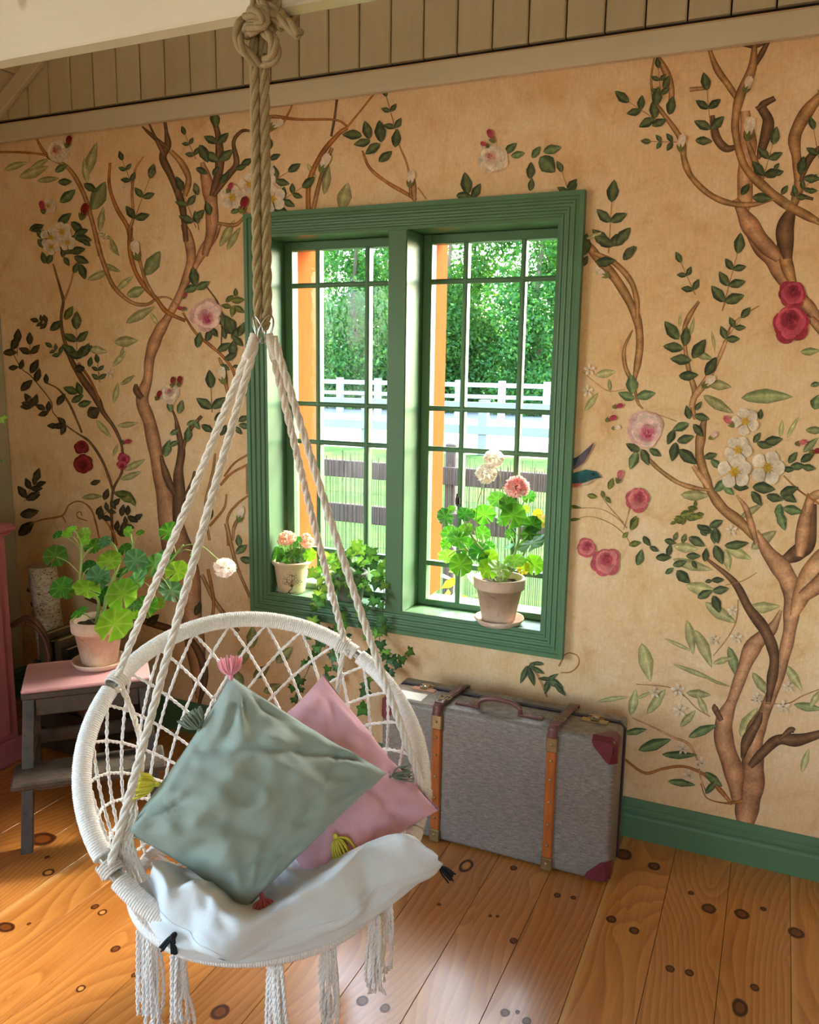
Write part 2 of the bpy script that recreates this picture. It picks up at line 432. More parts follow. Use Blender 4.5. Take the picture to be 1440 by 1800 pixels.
M_KNOT = vcol('knot_wood', .3, .15, 200, .5)
def knot(px, py, w, el=1.15, ring=False):
    c = at_z(px, py, 0.0); D = (c-CAM_LOC)@AX_F; a = w/2*D/CAM_F*.92; r = random.Random(int(px*3+py)); q = MB(); n = 20; rot = r.uniform(0, 3)
    cols = [lin('#6a3516'), lin('#7c4119'), lin('#3a1a0c'), lin('#4a2210'), lin('#8d5424'), lin('#b5763a')] if not ring else [lin('#c48a4a'), lin('#bd8142'), lin('#4a2412'), lin('#3a1a0c'), lin('#8d5424'), lin('#b5763a')]
    vs = [(c[0], c[1], .0005)]; cs = [cols[0]]
    for k, f in enumerate((.45, .68, .84, 1.0)):
        for i in range(n):
            t = 2*PI*i/n; j = 1+.10*mnoise.noise((math.cos(t)*1.3+px, math.sin(t)*1.3, k*.2)); vs.append((c[0]+a*f*j*math.cos(t), c[1]+a*el*f*j*math.sin(t)*(1.25 if k == 4 else 1), .0005-.0001*(k == 4))); cs.append(cols[k+1])
    fs = [(0, 1+i, 1+(i+1) % n) for i in range(n)]+[(1+k*n+i, 1+(k+1)*n+i, 1+(k+1)*n+(i+1) % n, 1+k*n+(i+1) % n) for k in range(3) for i in range(n)]
    q.add(vs, fs, cs); q.build('knot', M_KNOT, fl, origin=(c[0], c[1], 0))
for kx in [(1096, 1502, 34), (1150, 1523, 24), (772, 1590, 8), (862, 1610, 7), (875, 1611, 7), (980, 1574, 14), (1008, 1578, 11), (1075, 1616, 20), (1115, 1636, 20), (1215, 1570, 12), (1246, 1597, 28), (1304, 1607, 28), (1342, 1598, 12), (1178, 1703, 18), (1212, 1710, 18), (1327, 1736, 18), (903, 1654, 16), (888, 1780, 18), (910, 1779, 9), (926, 1795, 18), (903, 1526, 14), (1301, 1772, 30, 1.7), (820, 1522, 26, 1.8, True), (75, 1475, 56, .8), (85, 1534, 24, 1.0, True), (83, 1507, 10), (167, 1594, 15), (180, 1604, 18, 1.1, True), (51, 1624, 8), (142, 1738, 18, 1.1, True), (203, 1668, 18), (10, 1630, 40, .7), (637, 1759, 24), (677, 1772, 20), (387, 1779, 36), (236, 1714, 12), (1400, 1640, 30), (250, 1400, 14)]: knot(*kx)

# ------------------------------------------------------------------ mural wall, gable, trims, beam
wb = MB()
TH = .32
for a, b in (((XL-.2, 0, -.1), (WX0, TH, 2.53)), ((WX1, 0, -.1), (XR+.2, TH, 2.53)), ((WX0, 0, -.1), (WX1, TH, WZ0)), ((WX0, 0, WZ1), (WX1, TH, 2.53))):
    wb.box(a, b)
wall_back = wb.build('wall_back', [M_PAPER, M_EXT])
for p in wall_back.data.polygons:
    if p.normal.y > .5: p.material_index = 1
tag(wall_back, kind='structure')
g = MB()
pts = [(XL-.2, 2.53), (XR+.2, 2.53), (XR+.2, roof_z(XR+.2)+.1), (RIDGE_X, roof_z(RIDGE_X)+.1), (XL-.2, roof_z(XL-.2)+.1)]
g.add([(x, .012, z) for x, z in pts]+[(x, TH, z) for x, z in pts], [(0, 1, 2, 3, 4), (9, 8, 7, 6, 5)]+[(i, i+5, (i+1) % 5+5, (i+1) % 5) for i in range(5)])
gable = g.build('wall_gable', M_DARK); tag(gable, kind='structure')
bx = -2.925 - 3*.1175
while bx < XR:
    a, b = bx+.0026, bx+.1175-.0026
    if b > XL and a < XR:
        a = max(a, XL); b = min(b, XR)
        za, zb = roof_z(a), roof_z(b); q = MB()
        prof = [(a, 2.541), (b, 2.541), (b, zb), (a, za)]
        ch = .004
        prof_f = [(a+ch, 2.541), (b-ch, 2.541), (b-ch, zb), (a+ch, za)]
        q.add([(x, .012, z) for x, z in prof]+[(x, 0-.004+ch, z) for x, z in prof]+[(x, -.004, z) for x, z in prof_f],
              [(i, (i+1) % 4, 4+(i+1) % 4, 4+i) for i in range(4)]+[(4+i, 4+(i+1) % 4, 8+(i+1) % 4, 8+i) for i in range(4)]+[(8, 9, 10, 11)])
        q.build('board', M_BOARD, gable, origin=(a, 0, 2.541))
    bx += .1175
t1 = MB().cbox((XL, -.024, 2.451), (XR, 0.001, 2.5195), .003).build('trim_1', M_TRIM); tag(t1, kind='structure')
# raking trim under the roof slope
ang = math.atan(SLOPE); q = MB()
Mr = Matrix.Translation((-3.094, 0, 2.536)) @ Matrix.Rotation(-ang, 4, 'Y')
q.cbox((-.11, -.03, 0.0), (3.1, -.004, .062), .004, Mr); t2 = q.build('trim_2', M_TRIM); tag(t2, kind='structure')
q = MB(); Mr2 = Matrix.Translation((2*RIDGE_X+3.094, 0, 2.536)) @ Matrix.Rotation(ang, 4, 'Y')
q.cbox((-3.1, -.03, 0.0), (.11, -.004, .062), .004, Mr2); t3 = q.build('trim_3', M_TRIM); tag(t3, kind='structure')
# roof slopes with boards along the ridge
def slope_ceiling(name, sx):
    q = MB(); xe = XL-.2 if sx < 0 else XR+.2
    pr = [(xe, roof_z(xe)+.03), (RIDGE_X, roof_z(RIDGE_X)+.03), (RIDGE_X, roof_z(RIDGE_X)+.25), (xe, roof_z(xe)+.25)]
    q.add([(x, YF-.3, z) for x, z in pr]+[(x, YB+.6, z) for x, z in pr], [(0, 1, 2, 3), (7, 6, 5, 4)]+[(i, i+4, (i+1) % 4+4, (i+1) % 4) for i in range(4)])
    c = q.build(name, M_ROOF); tag(c, kind='structure')
    n = int(abs(RIDGE_X-(XL if sx < 0 else XR))/math.cos(ang)/.12)+1
    ca, sa = math.cos(ang), math.sin(ang)
    bm = MB().cbox((.002, YF, 0), (.118, YB, .03), .004).mesh('ceiling_board', M_BOARD)
    for i in range(n):
        d = i*.12
        if sx < 0:
            M = Matrix.Translation((XL+d*ca, 0, roof_z(XL)+d*sa)) @ Matrix.Rotation(-ang, 4, 'Y')
        else:
            M = Matrix.Translation((XR-d*ca, 0, roof_z(XR)+d*sa)) @ Matrix.Rotation(ang, 4, 'Y') @ Matrix.Translation((-.12, 0, 0))
        inst('board', bm, c, M)
slope_ceiling('ceiling_left', -1); slope_ceiling('ceiling_right', 1)
beam = MB().cbox((XL, -1.165, 2.241), (XR, -1.118, 2.47), .004).build('tie_beam', M_BEAM)
tag(beam, 'long white painted tie beam crossing the room under the roof', 'beam', kind='structure')
# baseboard: moulded profile
bp = [(0, 0), (.022, 0), (.022, .074), (.020, .082), (.016, .086), (.0185, .092), (.0185, .1), (.013, .107), (.014, .113), (.009, .119), (.008, .128), (.004, .1335), (0, .1335)]
bb = MB().sweep(bp, (XL, -.0005, 0), (XR, -.0005, 0), (0, -1, 0), (0, 0, 1)).build('baseboard_back', M_GREEN); tag(bb, kind='structure')
bl = MB().sweep(bp, (XL+.0005, 0, 0), (XL+.0005, YF, 0), (1, 0, 0), (0, 0, 1)).build('baseboard_left', M_GREEN); tag(bl, kind='structure')
br = MB().sweep(bp, (XR-.0005, YF, 0), (XR-.0005, 0, 0), (-1, 0, 0), (0, 0, 1)).build('baseboard_right', M_GREEN); tag(br, kind='structure')

# ------------------------------------------------------------------ the other walls, with unseen windows sized for fill daylight
def wall_with_hole(name, axis, pos, th, a0, a1, holes, ztop, mats):
    q = MB()
    def bx(u0, u1, z0, z1):
        if u1-u0 < 1e-4 or z1-z0 < 1e-4: return
        lo, hi = min(pos, pos+th), max(pos, pos+th)
        if axis == 'x': q.box((lo, u0, z0), (hi, u1, z1))
        else: q.box((u0, lo, z0), (u1, hi, z1))
    u = a0
    for (h0, h1, z0, z1) in sorted(holes):
        bx(u, h0, -.1, ztop); bx(h0, h1, -.1, z0); bx(h0, h1, z1, ztop); u = h1
    bx(u, a1, -.1, ztop)
    o = q.build(name, mats); tag(o, kind='structure'); return o
LWIN = (-4.8, -2.1, .4, 2.3)
RWIN = (-4.6, -3.8, .9, 2.1)
FWIN = (-.2, 1.3, .8, 2.2)  # opening added behind the camera to even out the indoor light
wall_left = wall_with_hole('wall_left', 'x', XL-.012, -.25, YF, 0, [LWIN], 2.64, M_LWALL)
wall_right = wall_with_hole('wall_right', 'x', XR, .25, YF, 0, [RWIN], 2.64, M_PLASTER)
wall_front = wall_with_hole('wall_front', 'y', YF, -.25, XL-.25, XR+.25, [FWIN], 4.4, M_PLASTER)
bd = MB().cbox((XL-.012, .0015, 0), (XL, .1185, 2.60), .004).mesh('wall_board', M_LWALL)
for i in range(14):
    inst('board', bd, wall_left, Matrix.Translation((0, -.12*(i+1), 0)))
def simple_window(name, axis, pos, hole, nu, nz, th):
    u0, u1, z0, z1 = hole
    root = thing(name, None, None, ((pos, (u0+u1)/2, z0) if axis == 'x' else ((u0+u1)/2, pos, z0)), kind='structure')
    def bx(mb, ua, ub, za, zb, d0, d1):
        if axis == 'x': mb.cbox((min(pos+d0, pos+d1), ua, za), (max(pos+d0, pos+d1), ub, zb), .003)
        else: mb.cbox((ua, min(pos+d0, pos+d1), za), (ub, max(pos+d0, pos+d1), zb), .003)
    f = MB(); w = .07; a, b = th*.3, th*.7
    bx(f, u0, u0+w, z0, z1, a, b); bx(f, u1-w, u1, z0, z1, a, b); bx(f, u0+w, u1-w, z0, z0+w, a, b); bx(f, u0+w, u1-w, z1-w, z1, a, b)
    f.build('frame', M_GREEN, root)
    for i in range(1, nu):
        c = u0+(u1-u0)*i/nu; q = MB(); bx(q, c-.02, c+.02, z0+w, z1-w, a, b); q.build('muntin', M_GREEN, root)
    for i in range(1, nz):
        c = z0+(z1-z0)*i/nz; q = MB(); bx(q, u0+w, u1-w, c-.012, c+.012, a*1.2, b*.8); q.build('muntin', M_GREEN, root)
    q = MB()
    p = pos+th*.5
    if axis == 'x': q.add([(p, u0+w, z0+w), (p, u1-w, z0+w), (p, u1-w, z1-w), (p, u0+w, z1-w)], [(0, 1, 2, 3)])
    else: q.add([(u0+w, p, z0+w), (u1-w, p, z0+w), (u1-w, p, z1-w), (u0+w, p, z1-w)], [(0, 1, 2, 3)])
    q.build('pane', M_GLASS, root)
simple_window('window_2', 'x', XL-.012, LWIN, 3, 3, -.25)
simple_window('window_3', 'x', XR, RWIN, 4, 3, .25)
simple_window('window_4', 'y', YF, FWIN, 6, 4, -.25)
portal('portal_left', (XL-.262, (LWIN[0]+LWIN[1])/2, (LWIN[2]+LWIN[3])/2), (0, -PI/2, 0), LWIN[3]-LWIN[2], LWIN[1]-LWIN[0])
portal('portal_right', (XR+.25, (RWIN[0]+RWIN[1])/2, (RWIN[2]+RWIN[3])/2), (0, PI/2, 0), RWIN[3]-RWIN[2], RWIN[1]-RWIN[0])
portal('portal_front', ((FWIN[0]+FWIN[1])/2, YF-.25, (FWIN[2]+FWIN[3])/2), (PI/2, 0, 0), FWIN[1]-FWIN[0], FWIN[3]-FWIN[2])
portal('portal_back', ((WX0+WX1)/2, TH+.01, (WZ0+WZ1)/2), (-PI/2, 0, 0), WX1-WX0, WZ1-WZ0)

# ------------------------------------------------------------------ the green window in the mural wall
win = thing('window_1', None, None, ((WX0+WX1)/2, 0, WZ0), kind='structure')
OX0, OX1, OZ0, OZ1 = -1.8594, -.6039, .5871, 2.0930
cp = [(0, 0), (0, .029), (.015, .029), (.0175, .0235), (.025, .0235), (.0285, .0275), (.034, .0265), (.037, .0195), (.044, .0185), (.0475, .0225), (.053, .0215), (.056, .0150), (.063, .0140), (.066, .0175), (.0705, .0165), (.073, .011), (.084, .011), (.084, 0)]
yo = -.0003
def casing(p0, p1, ea, lab):
    q = MB().sweep(cp, p0, p1, ea, (0, -1, 0), 1.0, -1.0); o = q.build('casing', M_GREEN, win); return o
casing((OX0, yo, OZ1), (OX1, yo, OZ1), (0, 0, -1), 'top'); casing((OX0, yo, OZ0), (OX1, yo, OZ0), (0, 0, 1), 'bottom')
casing((OX0, yo, OZ0), (OX0, yo, OZ1), (1, 0, 0), 'left'); casing((OX1, yo, OZ0), (OX1, yo, OZ1), (-1, 0, 0), 'right')
SY = .128                                                    # inner face of the sashes
MB().box((WX0-.001, .0, WZ0), (WX0+.006, .30, WZ1)).build('jamb', M_GREEN, win)
MB().box((WX1-.006, .0, WZ0), (WX1+.001, .30, WZ1)).build('jamb', M_GREEN, win)
MB().box((WX0+.006, .0, WZ1-.008), (WX1-.006, .30, WZ1+.001)).build('head', M_GREEN, win)
MB().cbox((WX0+.006, -.012, WZ0-.001), (WX1-.006, .30, WZ0+.008), .003).build('sill', M_GREEN, win)
mul = MB().cbox((MULL0, -.012, WZ0+.008), (MULL1, SY+.06, WZ1-.008), .004).build('mullion', M_GREEN, win)
# outside reveal boards in ochre
for xx in (WX0+.006, MULL1-.012):
    MB().box((xx, SY+.061, WZ0+.012), (xx+.014, .36, WZ1-.012)).build('outer_reveal', M_EXT, win)
MB().box((MULL0, SY+.061, WZ0+.012), (MULL1-.013, .36, WZ1-.012)).build('outer_post', M_EXT, win)
MB().box((WX1-.020, SY+.061, WZ0+.012), (WX1-.006, .36, WZ1-.012)).build('outer_reveal', M_EXT, win)
ROWS = [1.979, 1.850, 1.404, 1.257, .826, .686]
def sash(x0, x1, cols):
    st = .033
    f = MB(); ya, yb = SY, SY+.045
    zt, zb = WZ1-.009, WZ0+.0085
    f.cbox((x0, ya, zb), (x0+st, yb, zt), .003); f.cbox((x1-st, ya, zb), (x1, yb, zt), .003)
    f.cbox((x0+st, ya, ROWS[0]), (x1-st, yb, zt), .003); f.cbox((x0+st, ya, zb), (x1-st, yb, ROWS[-1]), .003)
    s = f.build('sash', M_GREEN, win)
    mp = [(-.009, .004), (-.0035, 0), (.0035, 0), (.009, .004), (.009, .012), (.006, .040), (-.006, .040), (-.009, .012)]
    for c in cols: MB().sweep(mp, (c, ya+.001, ROWS[-1]), (c, ya+.001, ROWS[0]), (1, 0, 0), (0, 1, 0)).build('muntin', M_GREEN, s)
    for r in ROWS[1:-1]: MB().sweep(mp, (x0+st, ya+.0016, r), (x1-st, ya+.0016, r), (0, 0, 1), (0, 1, 0)).build('muntin', M_GREEN, s)
    xs = [x0+st]+list(cols)+[x1-st]
    for i in range(3):
        for j in range(5):
            a, b = xs[i]+.006, xs[i+1]-.006; zl, zh = ROWS[j+1]+.006, ROWS[j]-.006
            if i == 0: a = xs[0]-.004
            if i == 2: b = xs[3]+.004
            if j == 0: zh = ROWS[0]+.004
            if j == 4: zl = ROWS[5]-.004
            MB().box((a, ya+.024, zl), (b, ya+.027, zh)).build('pane', M_GLASS, s)
sash(WX0+.0065, MULL0-.001, (-1.640, -1.430)); sash(MULL1+.001, WX1-.0065, (-1.046, -.838))
# catch on the right sash
q = MB(); q.cbox((-1.057, SY-.012, 1.06), (-1.041, SY+.002, 1.085), .002); q.tube([(-1.049, SY-.01, 1.055), (-1.049, SY-.02, 1.07), (-1.049, SY-.012, 1.1)], .003, 8)
q.build('window_catch', M_DARK, win)
# ------------------------------------------------------------------ outside: lawn, paddock, fences, trees, shrubs
def m_grass():
    t = NT('lawn'); v = t.coord('Object'); c = t.ramp(t.noise(v, 1.2, 6, .7), [(.3, '#1f3a12'), (.5, '#2f501a'), (.7, '#4a5f24')])
    return t.set(.9, 0, .1, c)
M_GRASS = m_grass(); M_SAND = plain('paddock_sand', '#807f80', .95, .06, 1.2); M_GREYWOOD = plain('weathered_fence', '#77767a', .8, .12, 14, stretch=(1, 1, 4))
M_PALEWOOD = plain('pale_fence', '#9c9da0', .8, .06, 6)
M_DARKRAIL = plain('brown_fence_rail', '#4d4340', .8, .12, 10)
M_REED = plain('reed', '#5c5044', .8, .25, 30)
YSAND = at_z(850, 800, GROUND)[1]
q = MB().add([(-120, -80, GROUND), (120, -80, GROUND), (120, -.5, GROUND), (-120, -.5, GROUND)], [(0, 1, 2, 3)])
yd = q.build('unseen_yard', plain('neutral_bounce_ground', '#b3a898', .95, .2, 30)); tag(yd, kind='structure')  # unseen ground, coloured neutral so no green light bounces indoors
q = MB().add([(-120, -.5, GROUND), (120, -.5, GROUND), (120, YSAND, GROUND), (-120, YSAND, GROUND)], [(0, 1, 2, 3)])
gr = q.build('lawn', M_GRASS); tag(gr, kind='structure')
q = MB().add([(-120, YSAND, GROUND), (120, YSAND, GROUND), (120, 160, GROUND), (-120, 160, GROUND)], [(0, 1, 2, 3)])
pd = q.build('paddock_ground', M_SAND); tag(pd, kind='structure')
def fence(name, label, Y, rails, posts, mat, x0, x1, hgt, pw, thick, reeds=False):
    root = thing(name, label, 'fence', ((x0+x1)/2, Y, GROUND))
    for (pa, pb) in rails:
        za = at_y(850, pa, Y)[2]; zb = at_y(850, pb, Y)[2]
        MB().cbox((x0, Y-.02, zb), (x1, Y+.02, za), .006).build('rail', mat, root)
    for px in posts:
        MB().cbox((px-pw/2, Y+.02, GROUND), (px+pw/2, Y+.02+pw, hgt), .01).build('post', mat, root)
    if reeds:
        r = MB(); x = -5.2; zt = at_y(850, 812, Y)[2]
        while x < .6:
            dx = rnd.uniform(-.012, .012); w = rnd.uniform(.0022, .004); yy = Y-.035+rnd.uniform(-.006, .006); z1 = zt+rnd.uniform(-.05, .05)
            r.add([(x-w, yy, GROUND), (x+w, yy, GROUND), (x, yy-w, GROUND), (x-w+dx, yy, z1), (x+w+dx, yy, z1), (x+dx, yy-w, z1)], [(0, 2, 5, 3), (2, 1, 4, 5), (1, 0, 3, 4), (3, 5, 4)])
            x += rnd.uniform(.013, .028)
        ro = r.build('reed_screen', M_REED, root); tag(ro, kind='stuff')
        for zz in (.25, .7): MB().tube([(-5.2, Y-.045, zz-.2), (.6, Y-.045, zz-.2)], .0015, 4).build('wire', M_DARKRAIL, root)
fence('reed_fence', 'brown rail fence hung with a thin reed screen, nearest beyond the window', 3.5, [(825, 857), (907, 941)], [-4.6, -2.4, -.2], M_DARKRAIL, -6, 2.2, .95, .09, .04, True)
fence('rail_fence', 'grey weathered post and rail fence at the edge of the lawn', YSAND-.1, [(707, 719), (748, 764)], [at_z(848, 800, GROUND)[0]+2.9*i for i in range(-4, 5)], M_GREYWOOD, -24, 8, at_y(850, 703, YSAND)[2], .2, .06)
YF2 = YSAND+13
fence('paddock_fence', 'pale far paddock fence with two rails in front of the trees', YF2, [(673, 681), (694, 701)], [at_y(804, 700, YF2)[0]+(at_y(880, 700, YF2)[0]-at_y(804, 700, YF2)[0])*i for i in range(-9, 7)], M_PALEWOOD, -40, 6, at_y(850, 669, YF2)[2], .24, .08)
# trees: trunk + crown of many small leaf faces
M_LEAF_FAR = leafmat('tree_leaves', .45, .6); M_BARK = plain('bark', '#6b5c4e', .9, .3, 9, .4, 20, stretch=(1, 1, .3))
def crown_mesh(name, seed, n, R, H, cols, leaf):
    r = random.Random(seed); q = MB(); blobs = [(r.uniform(-.62, .62)*R, r.uniform(-.62, .62)*R, (r.uniform(.0, .95) if _ > 16 else r.uniform(.0, .16))*H, r.uniform(.28, .45)*R) for _ in range(70)]
    for i in range(n):
        bx, by, bz, br = blobs[r.randrange(len(blobs))]
        d = Vector((r.gauss(0, 1), r.gauss(0, 1), r.gauss(0, 1))).normalized()*br*(r.random()**.4)
        c = Vector((bx, by, bz))+d; nn = Vector((r.gauss(0, 1), r.gauss(0, 1), r.gauss(0, 1)+.6)).normalized()
        a = nn.orthogonal().normalized(); a.rotate(Matrix.Rotation(r.uniform(0, 6.28), 3, nn)); b = nn.cross(a); s = leaf*r.uniform(.6, 1.3)
        k = cols[r.randrange(len(cols))]; f = r.uniform(.75, 1.25)
        q.add([c-a*s, c-b*s*.5, c+a*s, c+b*s*.5], [(0, 1, 2, 3)], tuple(x*f for x in k))
    return q.mesh(name, M_LEAF_FAR)
tc = [lin('#3b6b2c'), lin('#4a7d35'), lin('#2f5f2d'), lin('#5d8c3c'), lin('#417344')]
CR = [crown_mesh('crown', 11+i, 30000, 2.5, 13.5, tc, .105) for i in range(3)]
trees = [(-26.4, 0, 1.0, 0), (-22.2, .4, 1.0, 1), (-18.0, -.4, 1.0, 2), (-13.8, .4, 1.0, 0), (-9.6, 0, 1.0, 1), (-5.4, .6, 1.0, 2), (-24.6, 5.5, 1.2, 2), (-19.6, 6.0, 1.2, 0), (-14.6, 5.6, 1.2, 1), (-9.6, 6.2, 1.2, 2), (-29.6, 6, 1.2, 1), (-4.6, 6, 1.2, 0)]
for i, (tx, ty, ts, k) in enumerate(trees):
    bY = YF2+4+ty; loc = (tx, bY, GROUND)
    tr = thing('tree', 'leafy green tree standing behind the pale paddock fence', 'tree', loc, 'trees behind the paddock fence')
    tw = MB().tube(smooth_path([(loc[0], bY, GROUND-.1), (loc[0]+.15, bY, 1.8), (loc[0]-.1, bY+.1, 4.5), (loc[0]+.2, bY, 8)], 4), np.linspace(.24, .06, 13), 8).build('trunk', M_BARK, tr, True)
    inst('crown', CR[k], tr, Matrix.Translation((loc[0], bY, GROUND+.4)) @ Matrix.Rotation(i*1.3, 4, 'Z') @ Matrix.Scale(ts, 4))
# shrubs under the window, outside
sc_ = [lin('#8fc23c'), lin('#6fae34'), lin('#a9cf4a'), lin('#5c9a35')]
def shrub_mesh(seed, R, H, n, leaf):
    r = random.Random(seed); q = MB()
    for i in range(n):
        a = r.uniform(0, 6.28); rr = R*math.sqrt(r.random()); z = H*r.random()**.7*(1-.5*(rr/R)**2)
        c = Vector((rr*math.cos(a), rr*math.sin(a), z)); nn = Vector((r.gauss(0, .6), r.gauss(0, .6)-.3, 1)).normalized()
        t = nn.orthogonal().normalized(); t.rotate(Matrix.Rotation(r.uniform(0, 6.28), 3, nn)); b = nn.cross(t); s = leaf*r.uniform(.7, 1.3)
        k = sc_[r.randrange(4)]
        q.add([c-t*s, c-b*s*.45-t*s*.2, c-b*s*.35+t*s*.5, c+t*s*1.1, c+b*s*.35+t*s*.5, c+b*s*.45-t*s*.2], [(0, 1, 2, 3), (0, 3, 4, 5)], k)
    return q.mesh('foliage', M_LEAF_FAR)
SH = [shrub_mesh(5, .33, 1.15, 260, .045), shrub_mesh(9, .4, .95, 260, .05)]
for i, (sx, sy, k, s, lab) in enumerate([(-1.25, .75, 0, 1.0, 'bright green leafy shrub outside, seen behind the sill geranium'), (-2.05, .85, 1, .95, 'low green shrub outside below the ivy side of the window'), (-.35, 1.25, 1, 1.0, 'green shrub outside at the right end of the window')]):
    sh = thing('shrub', lab, 'shrub', (sx, sy, GROUND))
    inst('foliage', SH[k], sh, Matrix.Translation((sx, sy, GROUND+.05)) @ Matrix.Scale(s, 4))
    st = MB()
    for j in range(7): st.tube([(sx+.05*math.cos(j), sy+.05*math.sin(j), GROUND-.02), (sx+.18*math.cos(j), sy+.18*math.sin(j), GROUND+.7)], .006, 5)
    st.build('stem', M_BARK, sh)
# ------------------------------------------------------------------ the printed mural: flat print on the wall paper
LAY = [0]
class Crop:
    def __init__(s, ox, oy, k): s.o = (ox, oy); s.k = k
    def p(s, x, y): return (s.o[0]+x/s.k, s.o[1]+y/s.k)
cA, cB, cC, cD, cE, cI = Crop(0, 0, 2), Crop(720, 0, 2), Crop(0, 400, 3.2), Crop(990, 400, 3.2), Crop(990, 900, 2.7268), Crop(0, 0, 1)
def wpt(px, py, y):
    p = at_y(px, py, 0.0)
    return (max(XL+.001, p[0]), y, min(2.50, max(.05, p[2])))
def layer():
    LAY[0] += 1; return -(.0004 + LAY[0]*4e-6)
BR = {'n': ('#6f4829', '#a67446', '#c69765'), 'd': ('#4a3020', '#6d4a30', '#8a6344'), 'r': ('#7c4320', '#a5622f', '#bd8149'), 'o': ('#96623e', '#cc9264', '#dcae82'), 't': ('#754e3a', '#b98058', '#d3a078')}
BR = {k: [np.array(lin(c)) for c in v] for k, v in BR.items()}
def branch(crop, pts, col='n', name='printed_branch'):
    """pts: (x, y, width) in the crop's pixels"""
    P = np.array([(*crop.p(p[0], p[1]), p[2]/crop.k) for p in pts], float)
    P[0, 2] *= .55 if P[0, 2] > 9 else 1; P[-1, 2] *= .55 if P[-1, 2] > 9 else 1
    P = smooth_path(P, 6); T = np.gradient(P[:, :2], axis=0); T /= np.maximum(np.linalg.norm(T, axis=1)[:, None], 1e-6); Nn = np.stack([-T[:, 1], T[:, 0]], 1)
    y = layer(); q = MB(); vs = []; cs = []; e, m_, h = BR[col]; r = random.Random(LAY[0])
    jit = 0; ph = r.uniform(0, 9)
    for i in range(len(P)):
        w = P[i, 2]/2*(1 + .05*math.sin(i*.9+ph)+.10*mnoise.noise((i*.22, ph, LAY[0]*.37))); jit = 1+.45*mnoise.noise((i*.35, LAY[0]*1.7, .3))
        for t, c in ((-1, e), (-.55, m_), (.05, h), (.6, m_), (1, e*.8)):
            a = P[i, :2]+Nn[i]*w*t; vs.append(wpt(a[0], a[1], y)); cs.append(c*min(1.25, max(.6, jit)))
    fs = [(i*5+k, i*5+k+1, i*5+k+6, i*5+k+5) for i in range(len(P)-1) for k in range(4)]
    q.add(vs, fs, cs); q.build(name, M_PRINT, wall_back)
LC = {'d': ('#434a2e', '#5f6640', '#333a24'), 'm': ('#566640', '#758454', '#445234'), 'p': ('#a89e68', '#b9ad79', '#958e58'), 'g': ('#85895a', '#9c9d6b', '#70764a'), 'k': ('#3d3320', '#51432a', '#2c2416'), 'o': ('#5c5f2c', '#787838', '#464a22')}
LC = {k: [np.array(lin(c)) for c in v] for k, v in LC.items()}
def leaf_to(q, x, y, ang, L, w, col, y_):
    """one printed leaf: base (x, y), pointing along ang (degrees, image, 0 = right, 90 = up)"""
    a = math.radians(ang); d = np.array([math.cos(a), -math.sin(a)]); n = np.array([d[1], -d[0]]); c0, c1, c2 = LC[col]
    r = random.Random(int(x*7+y*13)); f = r.uniform(.8, 1.3); bend = r.uniform(-.12, .12)
    st = [(0, .02), (.12, .55), (.3, .95), (.5, 1), (.7, .78), (.87, .4), (1, .02)]
    vs = []; cs = []
    for i, (t, ww) in enumerate(st):
        c = np.array([x, y])+d*L*t+n*L*bend*t*t; hw = w*L*ww*.5*(1+(.07 if i % 2 else -.05))
        for k, cc in ((1, c2), (.5, c0), (.09, c1*1.35), (-.09, c1*1.15), (-.5, c1), (-1, c0*.8)):
            p = c+n*hw*k; vs.append(wpt(p[0], p[1], y_)); cs.append(cc*f*(1 if i % 2 else .82))
    q.add(vs, [(i*6+k, i*6+k+1, i*6+k+7, i*6+k+6) for i in range(6) for k in range(5)], cs)
def leaves(crop, items, name='printed_leaves'):
    """items: (cx, cy, angle, length[, colour[, width ratio]]) - centre of each leaf"""
    q = MB()
    for it in items:
        cx, cy, ang, L = it[:4]; col = it[4] if len(it) > 4 else 'd'; w = it[5] if len(it) > 5 else (.28 if col == 'p' else .5)
        x, y = crop.p(cx, cy); L = L/crop.k; a = math.radians(ang)
        leaf_to(q, x-math.cos(a)*L/2, y+math.sin(a)*L/2, ang, L, w, col, layer())
    q.build(name, M_PRINT, wall_back)
def spray(crop, x0, y0, x1, y1, n, L, col='d', spread=55, w=.52):
    """a compound leaf: stem (x0, y0) -> (x1, y1) with n pairs and a leaf at the end"""
    a = crop.p(x0, y0); b = crop.p(x1, y1); L = L/crop.k; q = MB()
    ang = math.degrees(math.atan2(-(b[1]-a[1]), b[0]-a[0])); y_ = layer()
    d = np.array([b[0]-a[0], b[1]-a[1]]); ln = np.linalg.norm(d); nn = np.array([-d[1], d[0]])/max(ln, 1e-6)*.8
    vs = [wpt(*(np.array(a)+nn), y_), wpt(*(np.array(a)-nn), y_), wpt(*(np.array(b)-nn*.5), y_), wpt(*(np.array(b)+nn*.5), y_)]
    q.add(vs, [(0, 1, 2, 3)], BR['n'][1]*.9)
    for i in range(n):
        t = .15+.72*i/max(1, n-.3); p = np.array(a)+d*t; s = 1.05-.18*i
        for sg in (1, -1): leaf_to(q, p[0], p[1], ang+sg*spread, L*s, w, col, layer())
    leaf_to(q, b[0]-d[0]/ln*L*.15, b[1]-d[1]/ln*L*.15, ang, L*1.05, w, col, layer())
    q.build('printed_leaf_spray', M_PRINT, wall_back)
RC = {'pink': ('#e3aea4', '#efcdc0', '#cf6f80', '#b52a55'), 'red': ('#a83245', '#c95064', '#8c2338', '#751a2c'), 'white': ('#e6cdb0', '#f0dcc4', '#d9a892', '#c0405a'), 'coral': ('#c75a62', '#dd8580', '#b03f50', '#8f2a3c'), 'crim': ('#7d1a1c', '#9c2a2a', '#651212', '#4c0c0e')}
